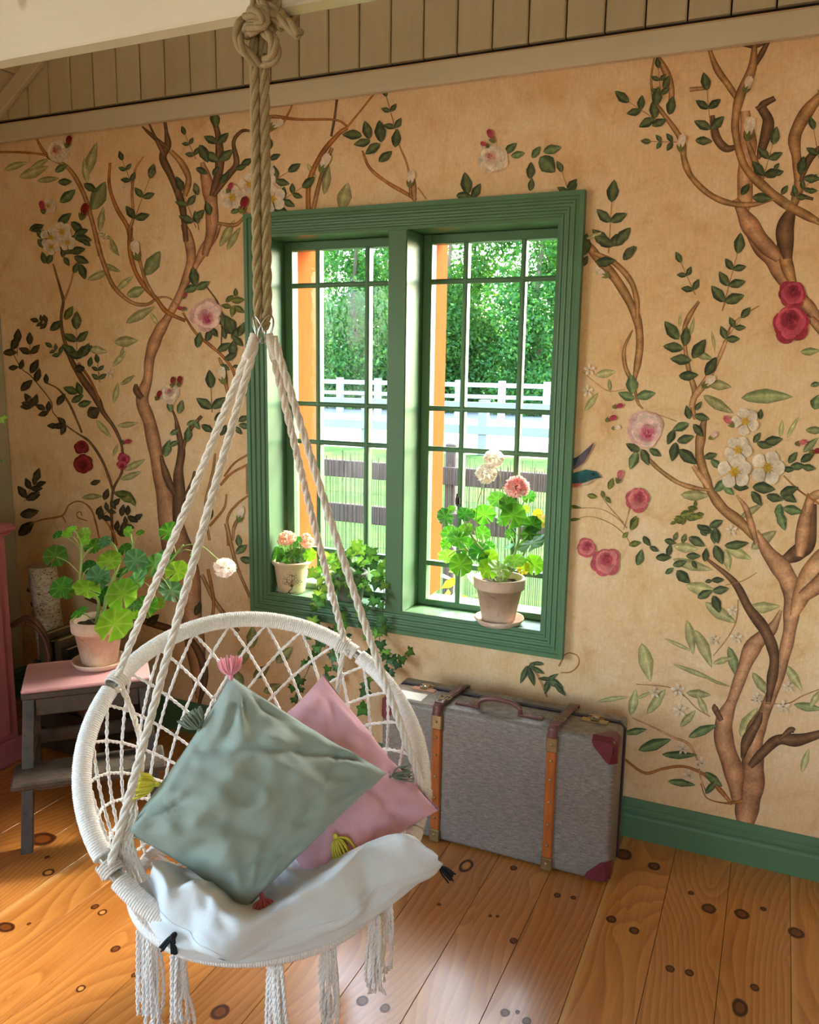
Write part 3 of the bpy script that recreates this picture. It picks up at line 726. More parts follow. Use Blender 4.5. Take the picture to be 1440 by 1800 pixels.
RC = {k: [np.array(lin(c)) for c in v] for k, v in RC.items()}
def petal(q, cx, cy, ang, r0, r1, w, ce, ci, y_):
    a = math.radians(ang); d = np.array([math.cos(a), -math.sin(a)]); n = np.array([-d[1], d[0]]); vs = [wpt(cx+d[0]*r0, cy+d[1]*r0, y_)]; cs = [ci]
    K = 9
    for i in range(K):
        t = -1+2*i/(K-1); rr = r0+(r1-r0)*(1-.42*abs(t)**2.2); p = np.array([cx, cy])+d*rr*(1)+n*w*t*(.95 if abs(t) < 1 else .8)
        vs.append(wpt(p[0], p[1], y_)); cs.append(ce)
    q.add(vs, [(0, i+1, i+2) for i in range(K-1)], cs)
def rose(crop, x, y, R, kind, ang=-60, sq=1.0):
    cx, cy = crop.p(x, y); R = R/crop.k; q = MB(); b, l, m_, dk = RC[kind]; r = random.Random(int(x+y))
    off = np.array([math.cos(math.radians(ang)), -math.sin(math.radians(ang))])*R*.40
    for ringi, (n, rr, cc) in enumerate(((7, 1.0, b), (6, .82, l), (6, .66, b*.5+l*.5), (5, .5, b*.5+m_*.5), (4, .36, m_), (4, .24, m_*.5+dk*.5), (3, .15, dk))):
        o = off*(1-rr); a0 = r.uniform(0, 360)
        for k in range(n):
            f = r.uniform(.86, 1.14); petal(q, cx+o[0], cy+o[1], a0+k*360/n+r.uniform(-16, 16), R*rr*.12, R*rr*r.uniform(.84, 1.14), R*rr*(.62 if n > 4 else .55), np.minimum(cc*f*1.05, 1), cc*f*.72, layer())
    q.build('printed_rose', M_PRINT, wall_back)
def dogrose(crop, x, y, R, tint='white', rot=0, sq=1.0):
    cx, cy = crop.p(x, y); R = R/crop.k; q = MB(); b, l, m_, dk = RC['white']
    for k in range(5): petal(q, cx, cy, rot+k*72+6*math.sin(k*5), R*.08, R, R*.52, l*(.92+.05*(k % 3)), b*.8, layer())
    for k in range(12): petal(q, cx, cy, k*30, 0, R*(.26 if k % 2 else .36), R*.07, np.array(lin('#d8a637')), np.array(lin('#b98a2a')), layer())
    petal(q, cx, cy, 0, -R*.1, R*.1, R*.1, np.array(lin('#c9b24a')), np.array(lin('#8f8a35')), layer())
    q.build('printed_white_flower', M_PRINT, wall_back)
def starflower(crop, x, y, R):
    cx, cy = crop.p(x, y); R = R/crop.k; q = MB(); c = np.array(lin('#ecd9c0'))
    for k in range(5): petal(q, cx, cy, k*72+20, 0, R, R*.28, c, c*.8, layer())
    petal(q, cx, cy, 0, -R*.15, R*.2, R*.16, np.array(lin('#c99a5a')), np.array(lin('#a5773c')), layer())
    q.build('printed_blossom', M_PRINT, wall_back)
def bud(crop, x, y, ang, L, kind):
    cx, cy = crop.p(x, y); L /= crop.k; q = MB(); b, l, m_, dk = RC[kind]
    petal(q, cx, cy, ang+14, -L*.5, L*.5, L*.26, b, m_, layer()); petal(q, cx, cy, ang-14, -L*.5, L*.48, L*.22, l, b*.8, layer()); petal(q, cx, cy, ang, -L*.5, L*.55, L*.12, b*1.05, l*.9, layer())
    for s in (-28, 0, 28): leaf_to(q, cx-math.cos(math.radians(ang))*L*.55, cy+math.sin(math.radians(ang))*L*.55, ang+s, L*.5, .3, 'o', layer())
    q.build('printed_bud', M_PRINT, wall_back)

# ---- pale leaves first (they lie behind everything)
leaves(cC, [(860, 200, 60, 160, 'g'), (700, 310, 45, 130, 'p'), (560, 270, 20, 150, 'p'), (770, 365, 15, 120, 'g'), (710, 640, 5, 135, 'p', .45), (550, 690, -10, 115, 'p', .4), (675, 740, 45, 120, 'p'), (720, 860, 30, 100, 'p'), (790, 490, 30, 190, 'p'), (720, 1110, 5, 120, 'p'), (580, 1135, -55, 130, 'p'), (740, 1400, 15, 130, 'p'), (760, 1340, 20, 140, 'p'), (630, 230, -30, 110, 'p'), (640, 130, -50, 90, 'p'), (870, 520, -60, 100, 'p'), (655, 930, 75, 120, 'p'), (520, 1510, 10, 120, 'p'), (1310, 60, 65, 150, 'p'), (650, 1250, 70, 80, 'p'), (690, 700, 70, 70, 'p')])
leaves(cA, [(55, 580, 25, 90, 'p'), (120, 605, 20, 110, 'p', .35), (170, 630, 10, 80, 'p'), (320, 560, 75, 130, 'p'), (300, 600, 100, 90, 'p'), (350, 690, 60, 110, 'g'), (355, 770, 85, 90, 'p'), (400, 870, -70, 70, 'p'), (370, 830, -20, 60, 'p'), (800, 820, 60, 110, 'p'), (1150, 630, 80, 110, 'p'), (1210, 690, 80, 100, 'p', .5), (1095, 600, -60, 60, 'p'), (140, 575, 30, 80, 'p')])
leaves(cD, [(1145, 940, 8, 290, 'g', .28), (870, 1000, -35, 200, 'p', .3), (880, 885, -5, 140, 'p', .4), (240, 820, 12, 120, 'p', .4), (160, 980, 55, 130, 'p', .3), (745, 1510, -5, 170, 'p', .35), (1060, 1590, 35, 160, 'p', .25), (1390, 700, 0, 110, 'g', .4), (1290, 1120, 65, 140, 'p', .2), (1230, 1130, 80, 100, 'p', .3), (1420, 1140, 0, 110, 'g', .4), (1390, 1220, 50, 120, 'g', .35), (850, 640, -75, 120, 'p', .15), (660, 520, 80, 90, 'p', .2), (730, 560, 70, 120, 'p', .2), (790, 720, -15, 110, 'g', .4), (265, 890, -80, 80, 'p', .3)])
leaves(cE, [(750, 490, -40, 180, 'p', .32), (960, 460, 0, 165, 'p', .32), (400, 720, -75, 190, 'p', .36), (615, 600, -75, 170, 'p', .28), (680, 650, -60, 200, 'p', .28), (820, 720, -70, 160, 'g', .3), (765, 710, 20, 100, 'p', .3), (950, 830, -55, 150, 'p', .3), (1110, 790, -50, 150, 'p', .3), (885, 1005, 65, 160, 'p', .4), (450, 910, 50, 150, 'p', .3), (340, 910, 75, 130, 'p', .35), (600, 990, 45, 110, 'p', .35), (650, 872, -5, 120, 'p', .35), (670, 930, -65, 110, 'p', .3), (1175, 935, -10, 140, 'g', .3), (1160, 1190, 75, 120, 'p', .3), (1210, 890, 60, 110, 'p', .3), (660, 370, -15, 150, 'p', .4), (960, 130, 40, 150, 'p', .4), (840, 200, -30, 140, 'p', .35), (560, 640, -25, 160, 'p', .12), (640, 770, -20, 240, 'p', .1), (740, 820, -25, 140, 'p', .1), (790, 230, -75, 110, 'p', .4), (590, 170, -5, 120, 'p', .4), (620, 260, -20, 200, 'p', .25), (240, 890, 15, 160, 'p', .15), (390, 880, 20, 90, 'p', .2)])
# ---- trunks and branches
for a in [
 # right-hand tree, thick stems first
 (cE, [(1190, -40, 90), (1175, 130, 74), (1130, 190, 84), (1060, 230, 80)], 'd'), (cE, [(925, 90, 46), (980, 190, 66), (1050, 275, 96), (1090, 360, 84), (1095, 480, 74), (1080, 600, 62), (1050, 720, 60), (1005, 860, 60), (965, 960, 60), (920, 1060, 95), (910, 1180, 100), (910, 1290, 115), (885, 1400, 125), (872, 1520, 130)], 't'),
 (cE, [(1290, 170, 120), (1220, 260, 115), (1150, 385, 94), (1105, 500, 70)], 'o'), (cE, [(1045, 470, 26), (1000, 560, 54), (915, 640, 80), (862, 760, 62), (812, 900, 54), (772, 1000, 84), (775, 1110, 92), (820, 1250, 92), (835, 1390, 84)], 't'),
 (cE, [(690, 225, 12), (820, 335, 34), (890, 460, 46), (970, 570, 56), (1012, 690, 50), (1000, 810, 48), (983, 920, 44)], 'd'), (cE, [(1260, 1055, 60), (1130, 1092, 60), (1030, 1092, 50), (960, 1150, 50), (895, 1220, 56)], 'd'), (cE, [(1035, 1090, 12), (1090, 1045, 30), (1110, 1050, 20)], 'd'),
 (cE, [(760, 1000, 40), (730, 945, 30), (725, 920, 10)], 'd'), (cE, [(860, 1180, 30), (880, 1100, 50), (930, 1010, 40), (950, 960, 20)], 'd'),
 (cE, [(290, 1180, 10), (390, 1250, 14), (480, 1230, 14), (580, 1220, 13), (680, 1260, 16), (760, 1340, 22), (810, 1400, 26)], 'r'), (cE, [(860, 1385, 22), (780, 1395, 9), (690, 1370, 6), (660, 1300, 6)], 'r'),
 (cE, [(330, 985, 5), (430, 1030, 8), (530, 1080, 11), (600, 1110, 12), (640, 1180, 9), (662, 1280, 8), (690, 1350, 6)], 'o'), (cE, [(350, 825, 4), (500, 838, 5), (580, 880, 5), (640, 940, 5), (705, 980, 6)], 'n'), (cE, [(1227, 850, 4), (1150, 880, 5), (1060, 920, 5), (900, 900, 4)], 'n'), (cE, [(780, 350, 4), (860, 330, 5), (930, 290, 4)], 'n'), (cE, [(840, 420, 4), (830, 520, 5), (790, 600, 5), (720, 690, 4)], 'n'),
 (cE, [(-10, 770, 5), (40, 765, 6), (75, 730, 6), (70, 690, 5), (30, 675, 5), (0, 690, 5)], 'r'), (cE, [(0, 700, 8), (-20, 740, 8)], 'r'),
 (cD, [(1400, 1500, 90), (1365, 1620, 64), (1350, 1720, 84), (1330, 1850, 90)], 't'), (cD, [(1480, 1480, 60), (1400, 1520, 50), (1370, 1600, 40)], 'o'),
 (cD, [(1040, -10, 100), (1110, 90, 110), (1190, 190, 100), (1250, 300, 86), (1330, 390, 74), (1400, 470, 70), (1480, 570, 60)], 't'), (cD, [(1245, -20, 110), (1245, 120, 84), (1262, 220, 76), (1300, 330, 70)], 'n'),
 (cB, [(1180, 390, 60), (1190, 500, 62), (1180, 600, 52), (1180, 690, 56), (1175, 745, 62)], 'o'), (cB, [(1145, 700, 36), (1190, 780, 60), (1240, 850, 62), (1300, 910, 66)], 't'), (cB, [(1345, 735, 54), (1320, 810, 64), (1330, 910, 62)], 'd'),
 (cB, [(1470, 310, 40), (1400, 390, 46), (1355, 480, 42), (1362, 560, 36), (1370, 650, 36), (1345, 740, 40)], 'n'), (cB, [(1470, 500, 26), (1405, 560, 28), (1375, 640, 22)], 'd'), (cB, [(1420, 700, 20), (1380, 690, 18), (1340, 680, 12)], 'd'),
 (cB, [(1285, 345, 18), (1240, 375, 30), (1262, 430, 40), (1240, 520, 34), (1225, 560, 20)], 'd'), (cB, [(1240, 370, 14), (1220, 385, 18)], 'd'),
 (cB, [(1065, 405, 30), (1078, 480, 32), (1115, 522, 28), (1165, 510, 20)], 'd'), (cB, [(985, 315, 16), (1040, 310, 14)], 'n'),
 (cB, [(1050, 160, 22), (1080, 240, 24), (1125, 305, 24), (1165, 370, 24)], 'n'), (cB, [(1270, 130, 14), (1240, 185, 20), (1205, 250, 24)], 'd'), (cB, [(1160, 150, 18), (1210, 160, 22), (1260, 145, 14)], 'd'), (cB, [(1215, 130, 26), (1205, 240, 32), (1165, 330, 36), (1146, 420, 28), (1152, 500, 28), (1182, 590, 30), (1250, 660, 36), (1320, 715, 36), (1400, 760, 32), (1460, 790, 30)], 'n'), (cB, [(1190, 500, 26), (1212, 560, 24), (1245, 630, 20)], 'n'),
 (cB, [(865, 185, 20), (905, 260, 27), (922, 330, 20), (908, 390, 8)], 'n'), (cB, [(862, 195, 5), (850, 280, 8), (860, 350, 10), (885, 390, 15), (930, 450, 19), (958, 500, 23), (966, 560, 23), (990, 620, 21), (1050, 680, 21), (1120, 713, 21), (1200, 720, 18), (1285, 700, 8)], 'n'),
 # right of the window
 (cD, [(100, 60, 40), (150, 110, 50), (210, 190, 54), (290, 280, 56), (370, 410, 50), (420, 530, 46), (432, 650, 42), (420, 760, 40), (398, 870, 34)], 'n'), (cD, [(170, 140, 26), (290, 200, 33), (380, 300, 33), (415, 410, 30), (418, 510, 24)], 'n'), (cD, [(392, 575, 8), (345, 680, 20), (350, 780, 24), (385, 860, 24)], 'n'), (cD, [(395, 860, 20), (420, 980, 16), (450, 1020, 10)], 'n'),
 (cD, [(765, 415, 14), (710, 500, 30), (682, 580, 25), (690, 700, 22), (712, 820, 28), (742, 925, 36), (728, 1000, 30), (745, 1080, 34)], 'n'), (cD, [(925, 615, 20), (870, 750, 25), (800, 870, 40), (740, 950, 38), (722, 1010, 28)], 'o'), (cD, [(1105, 440, 5), (1020, 490, 8), (950, 545, 10), (920, 620, 16)], 'n'),
 (cD, [(800, 1060, 40), (775, 1180, 56), (768, 1280, 50), (800, 1400, 56), (830, 1480, 50), (900, 1580, 60), (1000, 1660, 60), (1080, 1750, 60)], 'n'), (cD, [(730, 1340, 24), (800, 1435, 36), (825, 1475, 30)], 'o'), (cD, [(470, 1290, 18), (540, 1360, 25), (640, 1430, 26), (730, 1462, 28), (825, 1478, 30)], 'n'),
 (cD, [(975, 1505, 10), (1030, 1580, 32), (1060, 1680, 38), (1090, 1780, 52)], 't'), (cD, [(1240, 1395, 8), (1330, 1480, 10), (1450, 1560, 13)], 'r'), (cD, [(490, 1040, 6), (560, 1060, 7), (640, 1090, 6)], 'o'),
 (cD, [(110, 810, 5), (180, 870, 5), (260, 920, 6), (350, 910, 6)], 'p' if 'p' in BR else 'o'), (cD, [(380, 1560, 9), (360, 1640, 8), (340, 1700, 6)], 'o'), (cD, [(40, 1580, 4), (200, 1580, 4), (300, 1630, 5), (360, 1690, 5)], 'n'), (cD, [(40, 1650, 4), (150, 1625, 4), (260, 1660, 5), (340, 1720, 5), (380, 1780, 4)], 'n'), (cD, [(210, 1500, 4), (260, 1570, 5), (340, 1660, 5)], 'n'),
 # left-hand tree
 (cC, [(1120, 2650, 60), (1110, 2450, 90), (1080, 2200, 120), (1040, 1950, 170), (985, 1760, 160), (940, 1560, 110), (905, 1400, 84), (870, 1230, 76), (840, 1090, 74), (800, 970, 70), (832, 850, 54), (842, 740, 56), (872, 640, 72), (905, 570, 62), (960, 480, 44), (1030, 340, 52), (1075, 190, 52), (1062, 60, 54), (1030, -20, 50)], 't'), (cC, [(800, 960, 50), (770, 920, 40), (765, 880, 30)], 'd'),
 (cC, [(1000, 1700, 100), (1010, 1500, 74), (1005, 1380, 54), (1022, 1250, 40), (1000, 1130, 28), (985, 1060, 14), (950, 990, 10)], 'd'), (cC, [(985, 1500, 44), (950, 1430, 44), (920, 1340, 30), (905, 1280, 14)], 'd'), (cC, [(1030, 1250, 30), (1060, 1150, 26), (1135, 1060, 18)], 'd'), (cC, [(1040, 1520, 40), (1090, 1440, 44), (1100, 1370, 20)], 'd'),
 (cC, [(1090, 240, 44), (1140, 140, 52), (1190, 60, 58), (1235, -20, 58)], 't'), (cA, [(655, 850, 32), (640, 720, 26), (602, 620, 25), (573, 555, 28), (590, 510, 26), (586, 470, 15), (580, 425, 10)], 'd'), (cA, [(590, 520, 20), (550, 490, 16), (500, 445, 6)], 'd'), (cA, [(575, 540, 18), (545, 480, 10), (525, 435, 6)], 'd'), (cA, [(600, 530, 16), (640, 575, 22), (664, 630, 22), (650, 690, 18)], 'n'),
 (cA, [(720, 900, 40), (745, 800, 42), (742, 700, 46), (728, 640, 44), (712, 570, 26)], 't'), (cA, [(745, 690, 34), (772, 590, 32), (768, 480, 22), (745, 405, 14)], 'd'), (cA, [(752, 690, 24), (800, 620, 24), (832, 575, 22), (822, 500, 14), (850, 462, 12), (882, 460, 8)], 'd'), (cA, [(765, 785, 20), (830, 790, 14), (872, 745, 6)], 'n'),
 (cA, [(1085, 750, 18), (1088, 640, 18), (1130, 545, 18), (1190, 472, 16), (1222, 450, 14)], 'r'), (cA, [(1215, 455, 8), (1260, 400, 7), (1320, 325, 6)], 'r'), (cA, [(1165, 480, 9), (1178, 410, 9), (1186, 340, 8)], 'd'), (cA, [(1222, 445, 8), (1180, 422, 8), (1050, 420, 10), (960, 410, 14), (930, 424, 12)], 'r'), (cA, [(1100, 745, 15), (1130, 620, 14), (1168, 520, 14)], 'n'), (cA, [(938, 470, 9), (1000, 422, 9), (1032, 362, 5)], 'r'),
 (cA, [(1275, 530, 6), (1300, 590, 11), (1360, 640, 13), (1445, 690, 14), (1462, 705, 14)], 'r'), (cA, [(1402, 505, 5), (1435, 590, 7), (1445, 690, 12)], 'n'), (cB, [(5, 600, 6), (14, 650, 22), (18, 710, 22)], 'n'), (cB, [(60, 700, 4), (30, 660, 5)], 'n'),
 (cA, [(125, 480, 6), (165, 545, 14), (240, 590, 15), (290, 670, 16), (320, 760, 16), (355, 900, 17)], 'n'), (cA, [(0, 535, 8), (60, 535, 8), (130, 540, 8), (170, 548, 8)], 'r'), (cC, [(545, 80, 22), (582, 195, 26), (640, 330, 25), (740, 420, 21), (830, 432, 19), (890, 395, 14), (960, 400, 9), (1030, 470, 8)], 'n'),
 (cA, [(388, 572, 9), (385, 650, 12), (410, 730, 14), (452, 805, 17), (462, 880, 17)], 'r'), (cC, [(735, 0, 28), (732, 120, 28), (760, 240, 26), (820, 340, 25), (880, 400, 26), (940, 475, 26), (1045, 525, 18)], 'r'), (cC, [(745, 60, 14), (785, 180, 18), (820, 300, 20), (870, 390, 22)], 'n'), (cA, [(506, 550, 4), (475, 600, 8), (465, 680, 10), (470, 760, 10), (455, 810, 14)], 'n'),
 (cC, [(300, 205, 9), (345, 360, 16), (357, 420, 18), (345, 500, 17), (355, 600, 19), (400, 740, 27), (470, 860, 38), (545, 965, 40), (582, 1040, 26), (640, 1120, 20), (682, 1210, 16), (690, 1290, 14), (685, 1380, 14), (640, 1470, 15), (628, 1600, 16), (640, 1790, 14)], 'd'), (cC, [(422, 210, 7), (400, 310, 9), (365, 405, 13)], 'n'), (cC, [(440, 760, 15), (510, 860, 14), (560, 970, 14)], 'r'),
 (cC, [(255, 870, 7), (330, 910, 10), (390, 990, 12), (440, 1100, 12), (462, 1155, 10)], 'd'), (cC, [(60, 680, 4), (120, 790, 5), (170, 830, 6), (230, 900, 6), (290, 980, 6), (300, 1040, 5), (370, 1110, 8), (440, 1160, 10), (505, 1205, 14), (570, 1300, 15), (612, 1400, 15), (640, 1490, 14)], 'd'), (cC, [(120, 1685, 5), (230, 1645, 8), (350, 1620, 10), (390, 1560, 8), (450, 1540, 8), (510, 1580, 10), (540, 1660, 10), (560, 1750, 10)], 'r'), (cC, [(350, 1620, 8), (372, 1660, 6)], 'r'), (cC, [(490, 1650, 6), (440, 1630, 7), (435, 1605, 6), (455, 1600, 5), (460, 1622, 5)], 'r'), (cC, [(590, 1640, 10), (640, 1720, 12), (660, 1790, 10)], 'r'),
 (cC, [(1180, 1760, 14), (1160, 1640, 15), (1158, 1540, 16), (1180, 1450, 16), (1200, 1360, 15), (1212, 1270, 10)], 'n'), (cC, [(1240, 1450, 16), (1300, 1385, 14), (1380, 1340, 12), (1410, 1325, 12)], 'r'), (cC, [(1262, 1400, 12), (1320, 1325, 12), (1400, 1275, 11)], 'r'), (cC, [(1390, 1340, 10), (1390, 1500, 10)], 'n'), (cC, [(1285, 1790, 14), (1280, 1640, 14), (1330, 1560, 14), (1415, 1495, 12)], 'r'), (cC, [(1180, 1680, 14), (1260, 1580, 14), (1275, 1500, 10)], 'r'), (cC, [(1310, 1760, 12), (1320, 1680, 20), (1365, 1600, 14)], 'n'),
 (cC, [(1030, 480, 12), (1100, 590, 15), (1180, 660, 18), (1250, 720, 17), (1310, 800, 17), (1335, 900, 14)], 'r'), (cC, [(1165, 335, 7), (1230, 430, 10), (1250, 540, 10), (1245, 660, 7)], 'd'), (cC, [(1232, 730, 14), (1260, 800, 24), (1272, 880, 24), (1290, 960, 12)], 'n'),
 (cI, [(355, 1010, 6), (380, 1060, 8), (420, 1110, 7)], 'n'), (cI, [(150, 1050, 10), (250, 1090, 12), (330, 1120, 12), (360, 1180, 14), (350, 1240, 10)], 'd'), (cI, [(398, 920, 8), (415, 990, 6), (440, 1050, 5)], 'n'), (cI, [(366, 1000, 6), (376, 1060, 6), (368, 1110, 5)], 'r'), (cI, [(932, 1165, 3), (950, 1195, 4), (962, 1225, 3)], 'n'),
]:
    branch(*a)
# the tree goes on past the right edge of the picture
for a in [(cI, [(1425, 560, 24), (1500, 640, 30), (1560, 760, 34), (1540, 900, 38), (1470, 1000, 40), (1410, 1050, 36)], 't'), (cI, [(1440, 1290, 22), (1520, 1270, 20), (1600, 1220, 16), (1680, 1230, 10)], 'd'), (cI, [(1435, 390, 15), (1520, 420, 14), (1610, 400, 12), (1680, 330, 8)], 'n'), (cI, [(1440, 165, 20), (1500, 130, 16), (1570, 140, 12), (1640, 110, 8)], 'n'), (cI, [(1560, 760, 20), (1640, 700, 16), (1700, 600, 12), (1720, 500, 8)], 'n'), (cI, [(1600, 1220, 10), (1660, 1140, 9), (1680, 1040, 6)], 'r')]: branch(*a)
for s_ in [(cI, 1520, 420, 1500, 330, 2, 30), (cI, 1610, 400, 1650, 480, 2, 30), (cI, 1640, 700, 1590, 640, 2, 30), (cI, 1700, 600, 1760, 560, 2, 30), (cI, 1660, 1140, 1600, 1090, 2, 28, 'm'), (cI, 1680, 1050, 1720, 980, 2, 28, 'm'), (cI, 1600, 1230, 1640, 1310, 2, 28, 'm'), (cI, 1560, 140, 1590, 220, 2, 28), (cI, 1540, 880, 1620, 860, 2, 30)]: spray(*s_)
rose(cI, 1720, 490, 32, 'pink', -60); rose(cI, 1690, 1240, 24, 'coral', 60); rose(cI, 1640, 330, 26, 'red', 60)
# ---- leaves and sprays
for s in [(cA, 690, 560, 650, 470, 2, 32), (cA, 772, 590, 760, 440, 2, 62), (cA, 690, 800, 640, 665, 2, 54), (cA, 465, 650, 430, 560, 2, 34), (cA, 465, 795, 530, 620, 2, 52), (cA, 950, 570, 950, 520, 1, 40), (cA, 940, 740, 1070, 655, 3, 56), (cA, 960, 640, 1020, 600, 1, 50), (cA, 1395, 470, 1358, 335, 2, 40), (cA, 700, 810, 695, 780, 0, 45), (cA, 745, 790, 738, 750, 0, 50),
          (cB, 565, 690, 535, 600, 1, 42), (cB, 880, 430, 765, 355, 2, 60), (cB, 885, 350, 875, 235, 2, 38), (cB, 940, 500, 845, 498, 2, 36), (cB, 1062, 480, 1045, 310, 2, 62), (cB, 1240, 640, 1280, 500, 2, 62), (cB, 700, 890, 712, 700, 2, 76), (cB, 1350, 700, 1410, 640, 2, 40), (cB, 1440, 560, 1420, 450, 1, 46),
          (cD, 895, 470, 985, 130, 3, 112), (cD, 745, 380, 660, 190, 2, 66), (cD, 900, 650, 1010, 500, 2, 76), (cC, 435, 750, 432, 560, 2, 100), (cC, 350, 720, 290, 670, 2, 46), (cC, 562, 870, 550, 755, 2, 50), (cC, 275, 540, 215, 525, 2, 50, 'k'), (cC, 1195, 1040, 1188, 890, 1, 100), (cC, 175, 720, 170, 650, 1, 70, 'k'), (cC, 100, 720, 100, 640, 0, 80, 'k'), (cC, 190, 1010, 175, 985, 2, 70, 'k'), (cC, 560, 1640, 640, 1560, 2, 60, 'k'), (cC, 640, 1720, 760, 1640, 2, 60, 'k'), (cC, 140, 1540, 200, 1420, 2, 80, 'k'), (cC, 280, 1040, 250, 1020, 1, 60, 'k'), (cC, 380, 1110, 320, 1115, 1, 60, 'k')]:
    spray(*s)
leaves(cA, [(720, 540, -60, 70), (712, 600, -20, 46), (320, 660, -30, 55), (240, 690, 40, 70, 'm'), (215, 590, 40, 50, 'm'), (230, 640, 0, 50), (165, 830, -60, 50), (130, 800, 20, 55), (230, 770, 30, 60), (275, 800, -40, 60), (295, 840, -10, 60), (240, 880, -20, 60), (150, 860, -50, 50), (760, 600, 60, 40), (790, 625, 50, 50), (1240, 472, 170, 70), (1290, 458, 110, 66), (1338, 462, 95, 78), (1275, 505, 200, 60), (1310, 522, 210, 64), (1356, 550, 40, 60), (1394, 486, 85, 66), (870, 570, 30, 50), (850, 590, 10, 44), (830, 740, 30, 40, 'm'), (690, 665, 110, 46)])
leaves(cB, [(200, 645, 100, 80), (236, 672, 60, 60), (195, 688, 0, 60), (382, 545, 10, 50, 'm'), (355, 520, 50, 55, 'm'), (487, 578, -40, 75, 'm', .8), (502, 524, 20, 66, 'm'), (428, 600, 80, 60), (430, 650, 75, 46), (445, 535, 60, 50, 'm'), (572, 648, 50, 50), (872, 340, 75, 70), (920, 372, 80, 66), (878, 430, 30, 56), (1035, 495, 0, 60), (1180, 665, 60, 50), (1240, 695, 0, 70), (1380, 582, 75, 66), (1415, 628, 0, 60), (1318, 668, 60, 40), (1415, 672, 0, 40), (905, 290, 60, 50), (775, 885, 40, 60), (620, 860, 80, 80), (650, 830, 20, 60, 'p')])
leaves(cD, [(230, 80, 155, 120), (340, 45, 50, 120), (372, 145, 50, 100), (240, 196, 0, 115), (125, 190, 60, 70), (610, 580, 130, 130), (620, 672, 170, 115), (690, 612, 85, 110), (762, 680, 60, 130), (662, 742, 175, 120), (706, 835, 0, 110), (835, 782, 55, 120), (388, 880, 95, 110, 'm', .6), (355, 950, 165, 100, 'm'), (466, 940, 15, 110, 'm'), (398, 1310, 250, 110, 'm'), (466, 1290, 300, 100), (520, 1265, 330, 80), (392, 1240, 160, 90), (700, 1040, 110, 80), (782, 1065, -10, 90), (660, 1120, 200, 100, 'm'), (762, 1140, -50, 90), (608, 1180, 250, 90), (690, 1192, 10, 100), (625, 1262, 260, 110), (702, 1290, -40, 130), (830, 1282, 20, 80), (862, 1330, -40, 80, 'm'), (1182, 1200, 10, 110), (1132, 1225, -20, 90), (1090, 1180, 60, 70), (1290, 1292, 60, 80), (1372, 1290, 40, 90), (1320, 1340, 10, 90), (1382, 1352, -15, 80), (1270, 1362, -10, 70), (1130, 1460, 0, 130), (1092, 1522, -50, 100), (1190, 1522, -20, 100), (1270, 1512, -30, 110), (1292, 1590, -15, 110, 'm'), (1212, 1602, 260, 100, 'm'), (1232, 1650, -70, 110, 'm'), (1272, 1480, 20, 110), (1000, 1460, -10, 90), (890, 1450, 40, 100, 'm'), (930, 1480, -50, 80, 'm'), (760, 1002, 60, 60), (1112, 1050, 80, 60), (690, 1605, 30, 70, 'o'), (730, 1580, -10, 60, 'o'), (650, 1650, 160, 60, 'o'), (720, 1635, -20, 70, 'o'), (745, 1552, 80, 40, 'o'), (770, 1612, 0, 50, 'o'), (620, 1660, 200, 40, 'o'), (680, 1650, 260, 50, 'o'), (860, 1670, 20, 80), (850, 1740, -80, 80), (780, 1690, -30, 60), (790, 1720, -40, 50), (1420, 880, 20, 60, 'm'), (1425, 980, 80, 90, 'm', .8), (270, 1440, 70, 70, 'o'), (165, 1510, -10, 60, 'o'), (255, 1530, -40, 50, 'o'), (225, 1500, -70, 45, 'o'), (395, 1650, 70, 70, 'o'), (70, 1570, -10, 80, 'o', .2), (65, 1640, 10, 70, 'o', .25)])
leaves(cE, [(682, 82, -30, 70), (735, 56, 15, 70), (735, 112, -80, 80), (745, 205, -70, 100), (642, 140, -25, 90), (685, 205, 80, 66), (832, 160, 0, 118, 'd', .36), (540, 115, 70, 46), (510, 182, 75, 60), (482, 215, 5, 76), (560, 246, 15, 70), (574, 312, -50, 86, 'd', .6), (630, 252, -60, 44), (510, 280, 40, 50, 'm'), (400, 140, -60, 60), (438, 175, -20, 50), (370, 218, 70, 80, 'm'), (515, 140, -10, 60), (580, 125, 70, 50), (625, 210, 0, 70), (660, 70, -30, 40), (690, 95, -10, 46), (742, 325, 0, 60), (756, 374, 5, 80), (680, 392, 30, 80), (738, 440, -65, 90), (700, 330, 10, 40), (668, 1042, 30, 150, 'm', .3), (440, 1112, 20, 165, 'm', .32), (560, 1165, -3, 170, 'm', .22), (350, 1050, 10, 110, 'm', .3), (570, 1295, -5, 135, 'm', .26), (722, 1280, -40, 110, 'm', .36), (712, 1315, 50, 90, 'm', .36), (560, 30, -20, 50, 'o'), (600, 10, 10, 60, 'o'), (640, 20, -10, 60, 'o'), (345, 150, 15, 60, 'o'), (340, 55, 65, 70, 'o', .5), (300, 110, 40, 40, 'o')])
